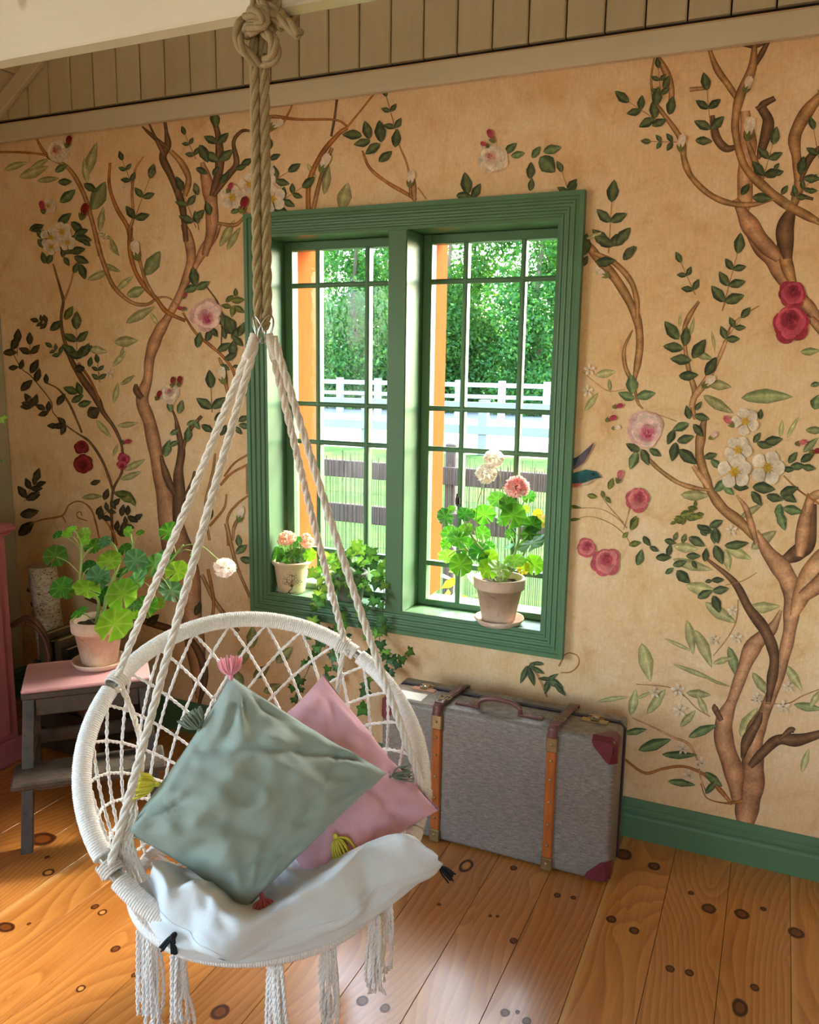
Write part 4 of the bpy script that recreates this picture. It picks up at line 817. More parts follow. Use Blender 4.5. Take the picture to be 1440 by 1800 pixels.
leaves(cC, [(400, 915, 160, 90), (448, 905, 110, 80), (440, 962, 30, 80), (480, 992, 10, 80), (530, 1040, 30, 80, 'k', .9), (510, 755, 80, 60), (452, 795, 10, 60, 'k', .8), (485, 690, 60, 90), (425, 715, 160, 90), (390, 480, 60, 90, 'o'), (320, 550, 40, 90), (90, 650, 60, 90, 'k'), (195, 780, 65, 90, 'k'), (150, 885, 50, 90, 'k'), (212, 830, 80, 80, 'k'), (60, 700, 10, 80, 'k'), (80, 790, 0, 60, 'k'), (125, 770, 70, 60, 'k'), (262, 850, 95, 60, 'k'), (345, 965, 60, 80, 'k'), (335, 1115, 10, 70, 'k'), (1092, 275, 100, 110), (1080, 342, 20, 90, 'm'), (1145, 328, 20, 90, 'm'), (1120, 632, 80, 90), (1180, 605, 60, 80), (1205, 590, -60, 70), (1265, 672, 30, 90), (1312, 680, 85, 100), (1302, 728, 20, 80), (1295, 400, 40, 60, 'o'), (1340, 410, 0, 80, 'o'), (1330, 365, 80, 50, 'o'), (1275, 440, 160, 60, 'o'), (1350, 460, -30, 70, 'o'), (1310, 470, 250, 70, 'o'), (1290, 545, 110, 120, 'd', .7), (1330, 590, 60, 90), (1250, 510, 95, 90), (1360, 570, 70, 90), (1340, 640, -50, 80), (1265, 600, -80, 60), (1170, 1130, -30, 80), (1240, 1060, 40, 80), (1260, 1140, 60, 70), (1372, 1075, 20, 70), (1380, 1115, -10, 70), (1345, 1140, -40, 60), (1390, 920, 80, 60), (1270, 785, -30, 60), (1330, 780, 10, 40), (985, 1150, 30, 60, 'm'), (1062, 1162, 80, 90, 'm'), (940, 1240, 80, 100, 'm'), (982, 1212, 40, 60, 'm'), (1020, 1010, 70, 80, 'm'), (960, 1005, 100, 70, 'm'), (1110, 1110, -50, 60, 'm'), (1080, 1100, 20, 60, 'm'), (570, 1610, 80, 70, 'k'), (700, 1690, 80, 80, 'k'), (690, 1590, 85, 70, 'k'), (722, 1590, 85, 60, 'k'), (750, 1640, -30, 70, 'k'), (540, 1435, 10, 60, 'k'), (720, 1515, -30, 120, 'o'), (680, 1500, 170, 80, 'o'), (750, 1540, -60, 60, 'o'), (600, 1500, 70, 70, 'k'), (640, 1560, -60, 60, 'k'), (170, 1610, 5, 110, 'k'), (190, 1510, 30, 90, 'k'), (235, 1440, 15, 60, 'k'), (150, 1690, 45, 120, 'k'), (200, 1420, 85, 60, 'k'), (250, 170, 100, 70), (285, 175, 60, 70), (360, 140, 80, 60), (440, 130, 10, 90), (460, 185, -30, 90), (470, 250, -70, 90), (380, 190, -50, 60), (430, 225, 70, 70), (460, 25, 20, 80), (490, 85, -30, 60), (230, 40, -60, 70), (210, 10, 20, 60), (420, 60, 60, 60), (560, 1590, 60, 60, 'k')])
leaves(cI, [(60, 1030, 40, 30, 'k'), (70, 1065, -20, 34, 'k'), (330, 1110, 20, 26, 'k'), (350, 1070, 60, 26, 'k'), (270, 1090, 40, 30, 'k'), (430, 1150, 70, 40, 'g'), (460, 1180, 40, 36, 'g'), (445, 1120, 80, 40, 'g'), (480, 1210, 20, 34, 'g'), (420, 1190, 110, 36, 'g'), (500, 1150, 50, 40, 'g'), (425, 965, 40, 26, 'm'), (435, 985, -20, 26, 'm'), (420, 950, 100, 22, 'm'), (370, 905, 60, 22, 'k')])
leaves(cI, [(936, 1168, 40, 24, 'd', .3), (922, 1185, 250, 34, 'd', .3), (935, 1188, 290, 36, 'd', .3), (945, 1178, 330, 28, 'd', .3), (962, 1205, 250, 30, 'd', .35), (975, 1200, 330, 38, 'd', .35), (985, 1212, 310, 30, 'd', .3), (970, 1190, 40, 26, 'd', .3), (958, 1192, 170, 24, 'd', .3), (945, 1165, 170, 24, 'd', .3)], 'printed_ivy')
leaves(cB, [(1290, 585, 60, 30), (1300, 610, 20, 36)])
# ---- flowers
rose(cA, 208, 535, 44, 'white', 150); rose(cC, 1160, 490, 92, 'pink', -70); rose(cC, 960, 935, 54, 'white', 100); rose(cC, 462, 1232, 42, 'crim', 60); rose(cC, 466, 1330, 56, 'crim', -60); rose(cC, 697, 1300, 34, 'red', -80); rose(cC, 690, 1335, 28, 'red', -80)
rose(cB, 295, 562, 50, 'white', 130); rose(cD, 1290, 375, 78, 'red', 60); rose(cD, 1280, 540, 108, 'red', 100); rose(cD, 460, 1132, 112, 'pink', -60); rose(cD, 425, 1530, 68, 'coral', 70); rose(cE, 112, 172, 48, 'coral', 60); rose(cE, 207, 238, 68, 'coral', 80)
for f in [(cD, 965, 1372, 98, 20), (cD, 1150, 1350, 98, 0), (cD, 1025, 1090, 80, 40), (cD, 985, 1250, 80, 60), (cC, 290, 60, 62, 10), (cC, 355, 25, 58, 40), (cC, 385, 85, 48, 20), (cC, 295, 110, 46, 50), (cA, 820, 695, 44, 10), (cA, 930, 620, 46, 40), (cA, 960, 700, 50, 30), (cA, 880, 650, 40, 30), (cA, 175, 725, 28, 30)]: dogrose(f[0], f[1], f[2], f[3], rot=f[4])
for f in [(830, 600, 30), (550, 850, 34), (440, 862, 28), (560, 945, 34), (665, 1200, 32), (605, 1258, 30), (1055, 930, 34), (930, 888, 28), (575, 1132, 28), (722, 608, 28), (1080, 832, 28), (805, 85, 30), (812, 470, 26)]: starflower(cE, *f)
starflower(cD, 150, 800, 34); starflower(cD, 140, 920, 34); starflower(cC, 620, 820, 28); starflower(cA, 440, 660, 16); starflower(cA, 370, 830, 16)
for b_ in [(cD, 310, 1005, 10, 60, 'red'), (cD, 272, 1075, 20, 66, 'red'), (cD, 300, 1125, 10, 50, 'white'), (cD, 320, 1400, 70, 76, 'coral'), (cD, 220, 255, 150, 90, 'white'), (cD, 820, 870, 40, 90, 'white'), (cD, 935, 1090, 130, 80, 'coral'), (cD, 845, 1170, 40, 60, 'pink'), (cD, 1340, 1210, 10, 70, 'coral'), (cD, 1420, 1258, 10, 70, 'crim'), (cA, 975, 440, 30, 56, 'white'), (cA, 1145, 575, 65, 70, 'white'), (cB, 958, 505, 80, 60, 'white'), (cB, 1195, 455, 80, 84, 'white'), (cB, 1190, 300, 65, 60, 'white'), (cB, 290, 480, 110, 50, 'red'), (cB, 268, 510, 150, 34, 'red'), (cB, 8, 630, 80, 60, 'white'), (cC, 715, 1206, 10, 60, 'red'), (cC, 978, 870, 80, 60, 'crim'), (cC, 1016, 865, 80, 60, 'crim'), (cC, 898, 945, 60, 60, 'crim'), (cC, 1258, 830, 100, 100, 'white'), (cC, 772, 130, 100, 110, 'white'), (cC, 1358, 1610, 80, 90, 'white'), (cC, 1030, 455, 170, 50, 'red'), (cC, 1045, 385, 60, 40, 'red'), (cA, 245, 500, 70, 44, 'crim'), (cA, 860, 722, 70, 60, 'crim'), (cA, 812, 662, 60, 40, 'red'), (cA, 300, 745, 70, 60, 'crim'), (cA, 155, 730, 100, 46, 'red')]: bud(*b_)
# ---- the little bird beside the window
bird = MB(); y_ = layer()
def bpoly(pts, col, c2=None):
    y_ = layer(); vs = [wpt(*cD.p(*p), y_) for p in pts]; n = len(vs); c = np.array(lin(col)); d = np.array(lin(c2 or col))
    bird.add(vs, [tuple(range(n))], [c*(1-i/n)+d*(i/n) for i in range(n)])
bpoly([(40, 1420), (60, 1380), (130, 1360), (190, 1370), (218, 1405), (180, 1412), (120, 1435), (60, 1440)], '#2c6a60', '#1f3a4a'); bpoly([(45, 1340), (60, 1305), (100, 1275), (180, 1205), (150, 1270), (120, 1320), (80, 1350), (50, 1370)], '#4a4652', '#7d5f68')
bpoly([(45, 1340), (50, 1300), (90, 1290), (70, 1340)], '#274a58'); bpoly([(40, 1440), (110, 1436), (90, 1458), (45, 1462)], '#b5503e', '#c9806a'); bpoly([(110, 1440), (180, 1412), (150, 1440), (100, 1452)], '#c9a98a')
bpoly([(165, 1380), (180, 1380), (182, 1392), (168, 1392)], '#14201f')
bird.build('printed_bird', M_PRINT, wall_back)
# ------------------------------------------------------------------ hanging macrame chair
def cordmat(name, col, scale=260):
    t = NT(name); v = t.coord('Object'); n = t.noise(v, scale, 3); b = lin(col)
    c = t.ramp(n, [(.3, tuple(x*.84 for x in b)), (.65, tuple(min(1, x*1.08) for x in b))]); t.bump(n, .25, .002)
    return t.set(.9, 0, .15, c)
M_CORD = cordmat('cotton_cord', '#f0e9e4'); M_ROPE2 = cordmat('grey_cotton_rope', '#e2d7cc'); M_JUTE = cordmat('hemp_rope', '#a3916f')
M_STEEL = plain('steel_tube', '#b9bcbd', .28, .05, 10, metal=.95); M_STEELRING = plain('chrome_ring', '#c6c8c9', .2, .05, 10, metal=1.0)
PHI, TILT, RR = math.radians(50), .88, .39
C0 = np.array([-1.031, -1.169, .649])
cu = np.array([math.cos(PHI), math.sin(PHI), 0.]); cf = np.array([math.sin(PHI), -math.cos(PHI), 0.]); cz = np.array([0, 0, 1.])
cv = -cf*math.sin(TILT)+cz*math.cos(TILT); cn = cf*math.cos(TILT)+cz*math.sin(TILT)
def ringp(deg, r=RR): a = math.radians(deg); return C0+r*(math.cos(a)*cu+math.sin(a)*cv)
SZ, SR = .362, .298
def seatp(deg, r=SR, z=SZ): a = math.radians(deg); return np.array([C0[0], C0[1], z])+r*(math.cos(a)*cu-math.sin(a)*cf)
chair = thing('hanging_chair', 'round white macrame hanging chair on hemp rope, with fringed seat', 'hanging chair', (C0[0], C0[1], .12))
MB().tube([ringp(a) for a in np.linspace(0, 360, 121)[:-1]], .0125, 12, True).build('hoop_tube', M_STEEL, chair, True)
def wrapped(name, fn, a0, a1, r0, pitch, mat, R):
    L = math.radians(a1-a0)*R; n = int(L/pitch); N = n*4
    pts = [fn(a0+(a1-a0)*i/N) for i in range(N+1)]; rad = [r0+.0019*abs(math.sin(PI*(i/4)))+.0002*math.sin(i*.37) for i in range(N+1)]
    return MB().tube(pts, rad, 12).build(name, mat, chair, True)
for a0, a1 in ((-32, 36), (38, 138.5), (142.5, 201), (209.5, 322)): wrapped('hoop_wrap', ringp, a0, a1, .0188, .0054, M_CORD, RR)
wrapped('hoop_wrap', ringp, 322.5, 327.6, .0178, .009, M_ROPE2, RR)
MB().tube([seatp(a) for a in np.linspace(0, 360, 97)[:-1]], .0105, 10, True).build('seat_hoop_tube', M_STEEL, chair, True)
wrapped('seat_hoop_wrap', seatp, 0, 359.9, .0125, .0052, M_CORD, SR)
# backrest net: diamonds from the hoop down to the seat hoop, bowed backwards
A0, A1, NA, NROW = -40, 220, 18, 11
def netp(i, s):
    a = A0+(A1-A0)*i/NA; b = ringp(a, RR-.014); e = seatp(20+(140)*i/NA, SR*.96)
    bow = .10*math.sin(PI*min(1, s*1.0))*(.4+.6*max(0, math.sin(math.radians(a))))
    return b*(1-s)+e*s - cn*bow*.7 - cz*.03*math.sin(PI*s)
net = MB(); knots = MB()
for j in range(NROW):
    for i in range(NA):
        for sg in (-.5, .5):
            ia = i+(.5 if j % 2 else 0); ib = ia+sg
            if not (0 <= ia <= NA and 0 <= ib <= NA): continue
            p0, p1 = netp(ia, j/NROW), netp(ib, (j+1)/NROW)
            net.twist([p0, (p0+p1)/2, p1], .0021, 2, 26, .0026, 5, .010)
            if sg > 0 and j: 
                d = nrm(p1-p0); net.lathe([(.0006, -.006), (.0045, -.0045), (.0056, 0), (.0045, .0045), (.0006, .006)], 8, p0)
net.build('backrest_net', M_CORD, chair, True)
# lacing between the hoop and the seat hoop on the front and sides
lace = MB()
for k in range(30):
    a = 198+k*5.0
    if a > 345: break
    b0 = ringp(a, RR); sA = lambda t: seatp(t)
    for da in (-9, 9): lace.twist([b0-cz*.012, (b0+seatp(a+da))/2-cz*.004, seatp(a+da)], .002, 2, 26, .0026, 5, .010)
lace.build('side_lacing', M_CORD, chair, True)
sn = MB()
for k in range(18):
    a = k*20; e = seatp(a)
    for da in (150, 210): sn.twist([e, (e+seatp(a+da))/2-cz*.035, seatp(a+da)], .0025, 2, 24, .0028, 5, .014)
sn.build('seat_net', M_CORD, chair, True)
# fringe tassels under the seat hoop
def fringe(top, L, w, n, seed, spread=1.0):
    r = random.Random(seed); q = MB(); side = nrm(np.cross(AX_F, cz))
    for k in range(n):
        t = (k+.5)/n*2-1; off = side*w*t+nrm(np.cross(side, cz))*w*.45*r.uniform(-1, 1); l = L*r.uniform(.93, 1.04)
        p = [top+off*.8, top+off+np.array([r.gauss(0, .003), r.gauss(0, .003), -l*.4]), top+off*spread+np.array([r.gauss(0, .005), r.gauss(0, .005), -l*.75]), top+off*spread*1.08+np.array([r.gauss(0, .007), r.gauss(0, .007), -l])]
        q.twist(smooth_path(p, 5), .0021, 2, 30, .0026, 5, .008, phase=r.uniform(0, 6))
    return q
FR = [(228, 1640, 133, 12, 8), (256, 1658, 152, 14, 9), (312, 1668, 126, 15, 10), (481, 1684, 150, 17, 10), (580, 1658, 120, 16, 10), (664, 1606, 125, 12, 9), (694, 1577, 125, 14, 8)]
for i, (px, py, ln, w, n) in enumerate(FR):
    best = min(((np.hypot(*(np.array([720+CAM_F*((p-CAM_LOC)@AX_R)/((p-CAM_LOC)@AX_F), 900-CAM_F*((p-CAM_LOC)@AX_U)/((p-CAM_LOC)@AX_F)])-np.array([px, py]))), tuple(p)) for p in [seatp(a) for a in range(150, 395, 2)]))
    top = np.array(best[1])-cz*.012; D = (top-CAM_LOC)@AX_F; k = D/CAM_F
    fringe(top, ln*k*1.22, w*k, n, i).build('fringe_tassel', M_CORD, chair, True)
for i, a in enumerate((30, 65, 100, 135)): fringe(seatp(a)-cz*.012, .19, .018, 8, 20+i).build('fringe_tassel', M_CORD, chair, True)
# suspension ropes
J = at_y(462, 575, -1.17); KN = at_y(455, 70, -1.19)
JL = at_y(447, 592, -1.175); JR = at_y(473, 592, -1.165)
def rope(pts, name='suspension_rope', R=.0046, turns=11, mat=None, st=3, rs=None):
    return MB().twist(smooth_path(pts, 8) if len(pts) > 2 else pts, R, st, turns, rs or R*1.05, 7, .008).build(name, mat or M_ROPE2, chair, True)
RL, RRt, FLp, FRp = ringp(138), ringp(44), ringp(205), ringp(334)
def mid(a, b, t): return np.asarray(a)*(1-t)+np.asarray(b)*t
rope([JL, mid(JL, RL, .5), RL+cn*.016, RL+cn*.012-cv*.03]); 
rope([JL+cu*.008-cf*.004, mid(JL, FLp, .5), FLp+cn*.02])
rope([JR, mid(JR, RRt, .5), RRt+cn*.018, RRt+cn*.012-cv*.03])
rope([JR+cu*.008+cf*.004, mid(JR, FRp, .5), FRp+cn*.02])
# the rear ropes run on inside the net to the seat hoop
tl = at_d(250, 1330, (FLp-CAM_LOC)@AX_F+.10); rope([RL+cn*.016, at_d(236, 1262, (RL-CAM_LOC)@AX_F-.01), tl, at_d(232, 1420, (FLp-CAM_LOC)@AX_F+.05), at_d(222, 1490, (FLp-CAM_LOC)@AX_F+.04), seatp(196)], R=.0036)
rope([RRt+cn*.016, at_d(597, 1190, (RRt-CAM_LOC)@AX_F-.02), at_d(590, 1270, (RRt-CAM_LOC)@AX_F-.05), seatp(30)], R=.0036)
# cords bundled where the front ropes meet the hoop
bun = MB()
for k in range(7):
    a = at_d(226+k*2.5, 1425+6*(k % 3), (FLp-CAM_LOC)@AX_F+.03); b = seatp(186+6*k)+cz*.01; m_ = at_d(205+5.5*k, 1500, (FLp-CAM_LOC)@AX_F+.02)
    bun.twist(smooth_path([a, m_, b], 6), .0018, 2, 26, .0023, 5, .009)
bun.build('cord_bundle', M_ROPE2, chair, True)
# lashings round the hoop
for a_ in (138, 44, 205, 334):
    l = MB(); c = ringp(a_); tn = nrm(ringp(a_+1)-ringp(a_-1)); e1 = nrm(np.cross(tn, cz)); e2 = np.cross(tn, e1); pts = []
    for i in range(61): t = i/60*5*2*PI; pts.append(c+tn*(i/60-.5)*.03+.0215*(math.cos(t)*e1+math.sin(t)*e2))
    l.tube(pts, .0032, 6); l.build('lashing', M_ROPE2, chair, True)
# steel rings at the junction
for s_, c in ((-1, JL), (1, JR)):
    r = MB(); e1 = nrm(AX_R*.55+AX_F*(.8*s_)); e2 = nrm(cz+AX_R*(-.38*s_)*-1)
    cc = mid(c, J+cz*.012, .5)
    r.tube([cc+.024*math.cos(t)*e1*.75+.030*math.sin(t)*e2 for t in np.linspace(0, 2*PI, 33)[:-1]], .0022, 8, True); r.build('steel_ring', M_STEELRING, chair, True)
# whipped heads of the rope pairs
for c, t in ((JL, mid(RL, FLp, .5)), (JR, mid(RRt, FRp, .5))):
    d = nrm(t-c); h = MB(); h.tube([c+d*x for x in np.linspace(-.006, .05, 15)], [.010+.0011*(i % 2) for i in range(15)], 10); h.build('rope_head', M_ROPE2, chair, True)
# hemp rope: two falls from the beam, knot and tail
top = at_y(455, 40, -1.19)
for sx in (-1, 1):
    MB().twist([np.array([KN[0]+sx*.0095, -1.185, 2.36]), np.array([KN[0]+sx*.0095, -1.188, 2.22]), KN+AX_R*sx*.0095, mid(KN, J, .5)+AX_R*sx*.0100, J+cz*.03+AX_R*sx*.010, J+cz*.005+AX_R*sx*.004], .0052, 3, 9, .0058, 7, .008).build('hemp_rope', M_JUTE, chair, True)
MB().twist(smooth_path([J+cz*.012-AX_R*.008, J-cz*.004, J+cz*.012+AX_R*.008], 6), .005, 3, 9, .0055, 7, .006).build('hemp_loop', M_JUTE, chair, True)
def K(px, py, d): return at_y(px, py, -1.19)-AX_F*d
def jr(pts, name, R=.0052): MB().twist(smooth_path(pts, 8), R, 3, 9, R*1.1, 7, .007).build(name, M_JUTE, chair, True)
jr([K(437, 38, .0), K(428, 52, .02), K(424, 75, .03), K(430, 98, .03), K(445, 110, .02), K(462, 112, .0), K(480, 110, .02), K(487, 96, .03), K(482, 82, .03), K(470, 70, .03)], 'knot_loop', .0058)
jr([K(440, 46, .03), K(455, 44, .045), K(472, 47, .045), K(476, 56, .04), K(462, 62, .045), K(446, 64, .04), K(438, 72, .02)], 'knot_turn', .0058)
jr([K(444, 58, .05), K(458, 54, .058), K(470, 58, .055), K(474, 68, .05), K(460, 74, .05), K(446, 78, .045)], 'knot_turn', .0056)
jr([K(461, 0, .005), K(466, 14, .012), K(480, 28, .02), K(494, 34, .02), K(492, 44, .03), K(476, 44, .03), K(464, 36, .02)], 'knot_hitch', .0058)
jr([K(462, 40, .01), K(478, 46, .02), K(492, 50, .03), K(510, 62, .035), K(531, 78, .03)], 'rope_tail', .0055)
jr([K(484, 80, .02), K(490, 98, .025), K(486, 112, .02), K(474, 114, .01), K(466, 100, .0)], 'knot_loop', .005)
# wraps over the beam
for sx in (-.0095, .0095, .03):
    x = KN[0]+sx; MB().twist(smooth_path([(x, -1.172, 2.235), (x, -1.178, 2.35), (x, -1.176, 2.462), (x, -1.16, 2.482), (x, -1.14, 2.484), (x, -1.12, 2.482), (x, -1.105, 2.46), (x, -1.106, 2.34), (x, -1.11, 2.235), (x, -1.14, 2.228), (x, -1.172, 2.235)], 5), .0052, 3, 9, .0056, 7, .01).build('beam_turn', M_JUTE, chair, True)

# ------------------------------------------------------------------ pillows and seat cushion
def fabric(name, col, rough=.85, fine=420, sheen=.25):
    t = NT(name); v = t.coord('Object'); n = t.noise(v, fine, 2); w = t.noise(v, 9, 4); b = lin(col)
    c = t.mix(.5, t.ramp(n, [(.3, tuple(x*.9 for x in b)), (.7, tuple(min(1, x*1.07) for x in b))]), t.ramp(w, [(.3, tuple(x*.92 for x in b)), (.7, tuple(min(1, x*1.05) for x in b))]))
    t.bump(n, .12, .001); return t.set(rough, 0, .2, c, Sheen_Weight=sheen)
M_SAGE = fabric('sage_cotton', '#9caaa1'); M_PINK = fabric('pink_cotton', '#dba6b2'); M_LINEN = fabric('white_linen', '#dfe3e8'); M_PIPE = fabric('dark_piping', '#8e6a7c')
def yarn(name, col): return cordmat(name, col, 300)
Y_YEL, Y_PINK, Y_CORAL, Y_GRN, Y_BLK = yarn('yellow_yarn', '#e3d75a'), yarn('pink_yarn', '#e89aa6'), yarn('coral_yarn', '#d8747c'), yarn('moss_yarn', '#7d8674'), yarn('black_yarn', '#2c2c2e')
def tassel(name, base, d, L, w, mat, parent, n=26, seed=0, fan=1.0):
    r = random.Random(seed); d = nrm(d); a = nrm(np.cross(d, [.3, .2, .9])); b = np.cross(d, a); q = MB(); base = np.asarray(base)
    q.lathe([(.0005, -.004), (.004, -.002), (.0058, .003), (.005, .009), (.0032, .012), (.0055, .016)], 9, base, basis(a, b, d, (0, 0, 0)))
    for i in range(n):
        t = r.uniform(0, 2*PI); rr = math.sqrt(r.random()); o = a*math.cos(t)+b*math.sin(t); l = L*r.uniform(.85, 1.08)
        q.tube(smooth_path([base+d*.008+o*.003*rr, base+d*l*.45+o*w*rr*.75*fan, base+d*l+o*w*rr*fan+np.array([0, 0, -.004])], 3), .0019, 5)
    return q.build(name, mat, parent, True)
def pillow(root, name, corners, nvec, thick, mat, seed, res=40, pinch=.10, folds=None, wr=1.0):
    c = [np.asarray(k, float) for k in corners]; nvec = nrm(nvec); half = []
    for sgn in (1, -1):
        G = np.zeros((res+1, res+1, 3))
        for i in range(res+1):
            for j in range(res+1):
                s, t = i/res*2-1, j/res*2-1
                s2 = s*(1-pinch*(1-t*t)*abs(s)**1.5); t2 = t*(1-pinch*(1-s*s)*abs(t)**1.5)
                a, b = (s2+1)/2, (t2+1)/2
                p = c[0]*(1-a)*(1-b)+c[1]*a*(1-b)+c[2]*a*b+c[3]*(1-a)*b
                e = max(0, (1-s*s)*(1-t*t)); h = thick*e**.42
                if sgn > 0:
                    h += wr*(.012*mnoise.noise((s*2.1+seed, t*2.1, .3))+.006*mnoise.noise((s*5.3+seed, t*5.1, 1.3)))*min(1, e*5)
                    for (fa, fb, fc, fw, fd) in (folds or []):
                        dd = fa*s+fb*t-fc; h -= fd*math.exp(-(dd/fw)**2)*min(1, e*6)
                    h -= .006*math.sin(9*s*t+2*s+seed)*(abs(s*t))**1.2*min(1, e*8)*2
                    for cs_, ct_ in ((-1, -1), (1, -1), (1, 1), (-1, 1)):
                        ds, dt = s-cs_, t-ct_; rr_c = math.hypot(ds, dt); an_c = math.atan2(dt, ds)
                        h += wr*.0055*math.sin(an_c*15+3*mnoise.noise((rr_c*2, an_c*2, seed)))*math.exp(-((rr_c-.45)/.38)**2)*min(1, e*6)
                    rg = 1-abs(mnoise.noise((s*1.6+t*.9+seed, t*2.6-s*.7, 4.0)))*2; h += wr*.006*max(0, rg)**3*min(1, e*5)
                G[i, j] = p+nvec*h*sgn*(1 if sgn > 0 else .7)
        half.append(G)
    q = MB(); q.grid(half[0]); q.grid(half[1][::-1]); ob = q.build(name, mat, root, True)
    edge = [half[0][i, 0] for i in range(res+1)]+[half[0][res, j] for j in range(1, res+1)]+[half[0][i, res] for i in range(res-1, -1, -1)]+[half[0][0, j] for j in range(res-1, 0, -1)]
    return half[0], edge
n2 = nrm(cf*.85+cz*.53)
PC = C0+n2*.07
def pp(px, py, off=0.0): return at_plane(px, py, PC+n2*off, n2)
green = thing('throw_pillow', 'large sage green throw pillow with coloured tassels in the hanging chair', 'pillow', pp(425, 1597))
gc = [pp(405, 1188, -.01), pp(688, 1360), pp(428, 1602, .0), pp(220, 1462, -.005)]
G, edge = pillow(green, 'pillow_cover', gc, n2, .105, M_SAGE, 3, 44, .05, wr=1.7, folds=[(.6, 1.0, -.55, .06, .016), (1.0, -.25, .62, .05, .012), (.15, 1.0, .45, .08, .010), (1.0, .8, 1.05, .07, .012)])
res_ = 44
MB().tube(edge, .0016, 5, True).build('seam_piping', M_SAGE, green, True)
TS = [(0, 0, (405, 1178), Y_PINK, 'up'), (0, 22, (345, 1272), Y_GRN, 'l'), (0, 36, (262, 1378), Y_YEL, 'l'), (44, 0, (697, 1366), Y_GRN, 'r'), (44, 24, (596, 1482), Y_YEL, 'd'), (44, 44, (463, 1590), Y_CORAL, 'd'), (44, 37, (530, 1582), Y_GRN, 'd')]
for k, (i, j, px, mt, dr) in enumerate(TS):
    tgt = pp(px[0], px[1], .012 if dr in 'd' else .0); o = (gc[0]+gc[2])/2; d = nrm(tgt-o)
    if dr == 'd': d = nrm(d*.5-cz*.8+n2*.3)
    tassel('tassel', tgt-d*.02, d, .05, .030, mt, green, 60, k)
pink = thing('throw_pillow', 'pink throw pillow tucked behind the sage green one', 'pillow', pp(590, 1560, -.07))
pk = [pp(568, 1186, -.13), pp(772, 1424, .035), pp(560, 1590, -.03), pp(400, 1330, -.12)]
G2, edge2 = pillow(pink, 'pillow_cover', pk, nrm(n2*.9+cu*.1), .06, M_PINK, 9, 36, .07, folds=[(.3, 1, -.2, .07, .010), (1, .4, .7, .05, .010), (1, -.6, .8, .06, .012)])
MB().tube([G2[i, 0] for i in range(37)], .0028, 6).build('piping', M_PIPE, pink, True)
# ---- linen seat cushion, its front lip hanging over the hoops
def cp_(px, py, off): return at_plane(px, py, C0+cn*off, cn)
low = [(240, 1560), (262, 1618), (303, 1662), (345, 1676), (400, 1682), (450, 1680), (510, 1668), (560, 1654), (610, 1632), (655, 1604), (700, 1572), (740, 1540), (768, 1522)]
seam = [(246, 1548), (268, 1604), (312, 1646), (345, 1658), (400, 1664), (450, 1660), (510, 1646), (560, 1628), (610, 1602), (655, 1576), (700, 1548), (738, 1530), (766, 1519)]
crest = [(252, 1532), (285, 1580), (322, 1586), (365, 1606), (410, 1628), (455, 1626), (500, 1606), (545, 1580), (590, 1548), (630, 1516), (668, 1490), (706, 1486), (748, 1508)]
top = [(262, 1516), (305, 1558), (332, 1560), (372, 1578), (415, 1598), (456, 1606), (500, 1588), (545, 1560), (590, 1528), (628, 1498), (664, 1476), (700, 1470), (735, 1492)]
def row(ps, off): return smooth_path([cp_(x, y, o) for (x, y), o in zip(ps, off if hasattr(off, '__len__') else [off]*13)], 5)
R_low, R_seam, R_crest, R_top = row(low, [-.02, -.005]+[.012]*9+[.004, 0]), row(seam, [0, .02]+[.036]*9+[.02, .004]), row(crest, .062), row(top, [.04, .05, .065, .06, .055, .05, .055, .06, .065, .07, .075, .07, .03])
ctr = np.array([C0[0], C0[1], .43])
R_in = np.array([p*.66+ctr*.34-cz*.035 for p in R_top]); R_mid = np.array([ctr*.75+p*.25-cz*.01 for p in R_top])
R_bk = np.array([ctr+(-cf)*.22+cu*(i/(len(R_top)-1)-.5)*.40+cz*.02 for i in range(len(R_top))])
R_bk2 = R_bk-cz*.05; R_un = np.array([ctr*.6+p*.4-cz*.055 for p in R_low]); R_low2 = np.array([p*.93+ctr*.07-cz*.028 for p in R_low])
rows = np.array([R_un, R_low2, R_low, R_seam, R_crest, R_top, R_in, R_mid, R_bk, R_bk2])
S = np.stack([smooth_path(rows[:, k], 5) for k in range(rows.shape[1])], 1)
for i in range(S.shape[0]):
    for k in range(S.shape[1]):
        if 12 < i < 42:
            amp = 1.0 if 18 < i < 34 else .5
            h = amp*(.010*mnoise.noise((k*.14, i*.10, 2.0))+.005*mnoise.noise((k*.33+i*.12, i*.22, 5.0))+.0035*math.sin(k*.55+i*.35+2*mnoise.noise((k*.1, i*.1, 0))))
            rg = 1-abs(mnoise.noise((k*.085+i*.03, i*.055, 8.0)))*2.2; rg2 = 1-abs(mnoise.noise((k*.05-i*.08, i*.09+k*.04, 3.0)))*2.0
            h += amp*(.020*max(0, rg)**2+.013*max(0, rg2)**3)
            S[i, k] += cn*h+(S[i, k]-ctr)*(.10*mnoise.noise((k*.12, i*.03, 6.0)) if i < 30 else 0)
rc = random.Random(77)
for _ in range(46):
    i0, k0 = rc.uniform(12, 36), rc.uniform(2, S.shape[1]-2); an = rc.choice([rc.gauss(1.2, .35), rc.gauss(1.9, .3), rc.gauss(.2, .3)]); ln, wd, dp = rc.uniform(4, 13), rc.uniform(.5, 1.1), rc.uniform(.003, .0085)*rc.choice([1, 1, -1])
    for i in range(S.shape[0]):
        for k in range(S.shape[1]):
            a_, b_ = (k-k0)*math.cos(an)+(i-i0)*math.sin(an), -(k-k0)*math.sin(an)+(i-i0)*math.cos(an)
            if abs(a_) < ln and abs(b_) < 5*wd: S[i, k] += cn*dp*math.exp(-abs(b_)/wd)*(1-(a_/ln)**2)
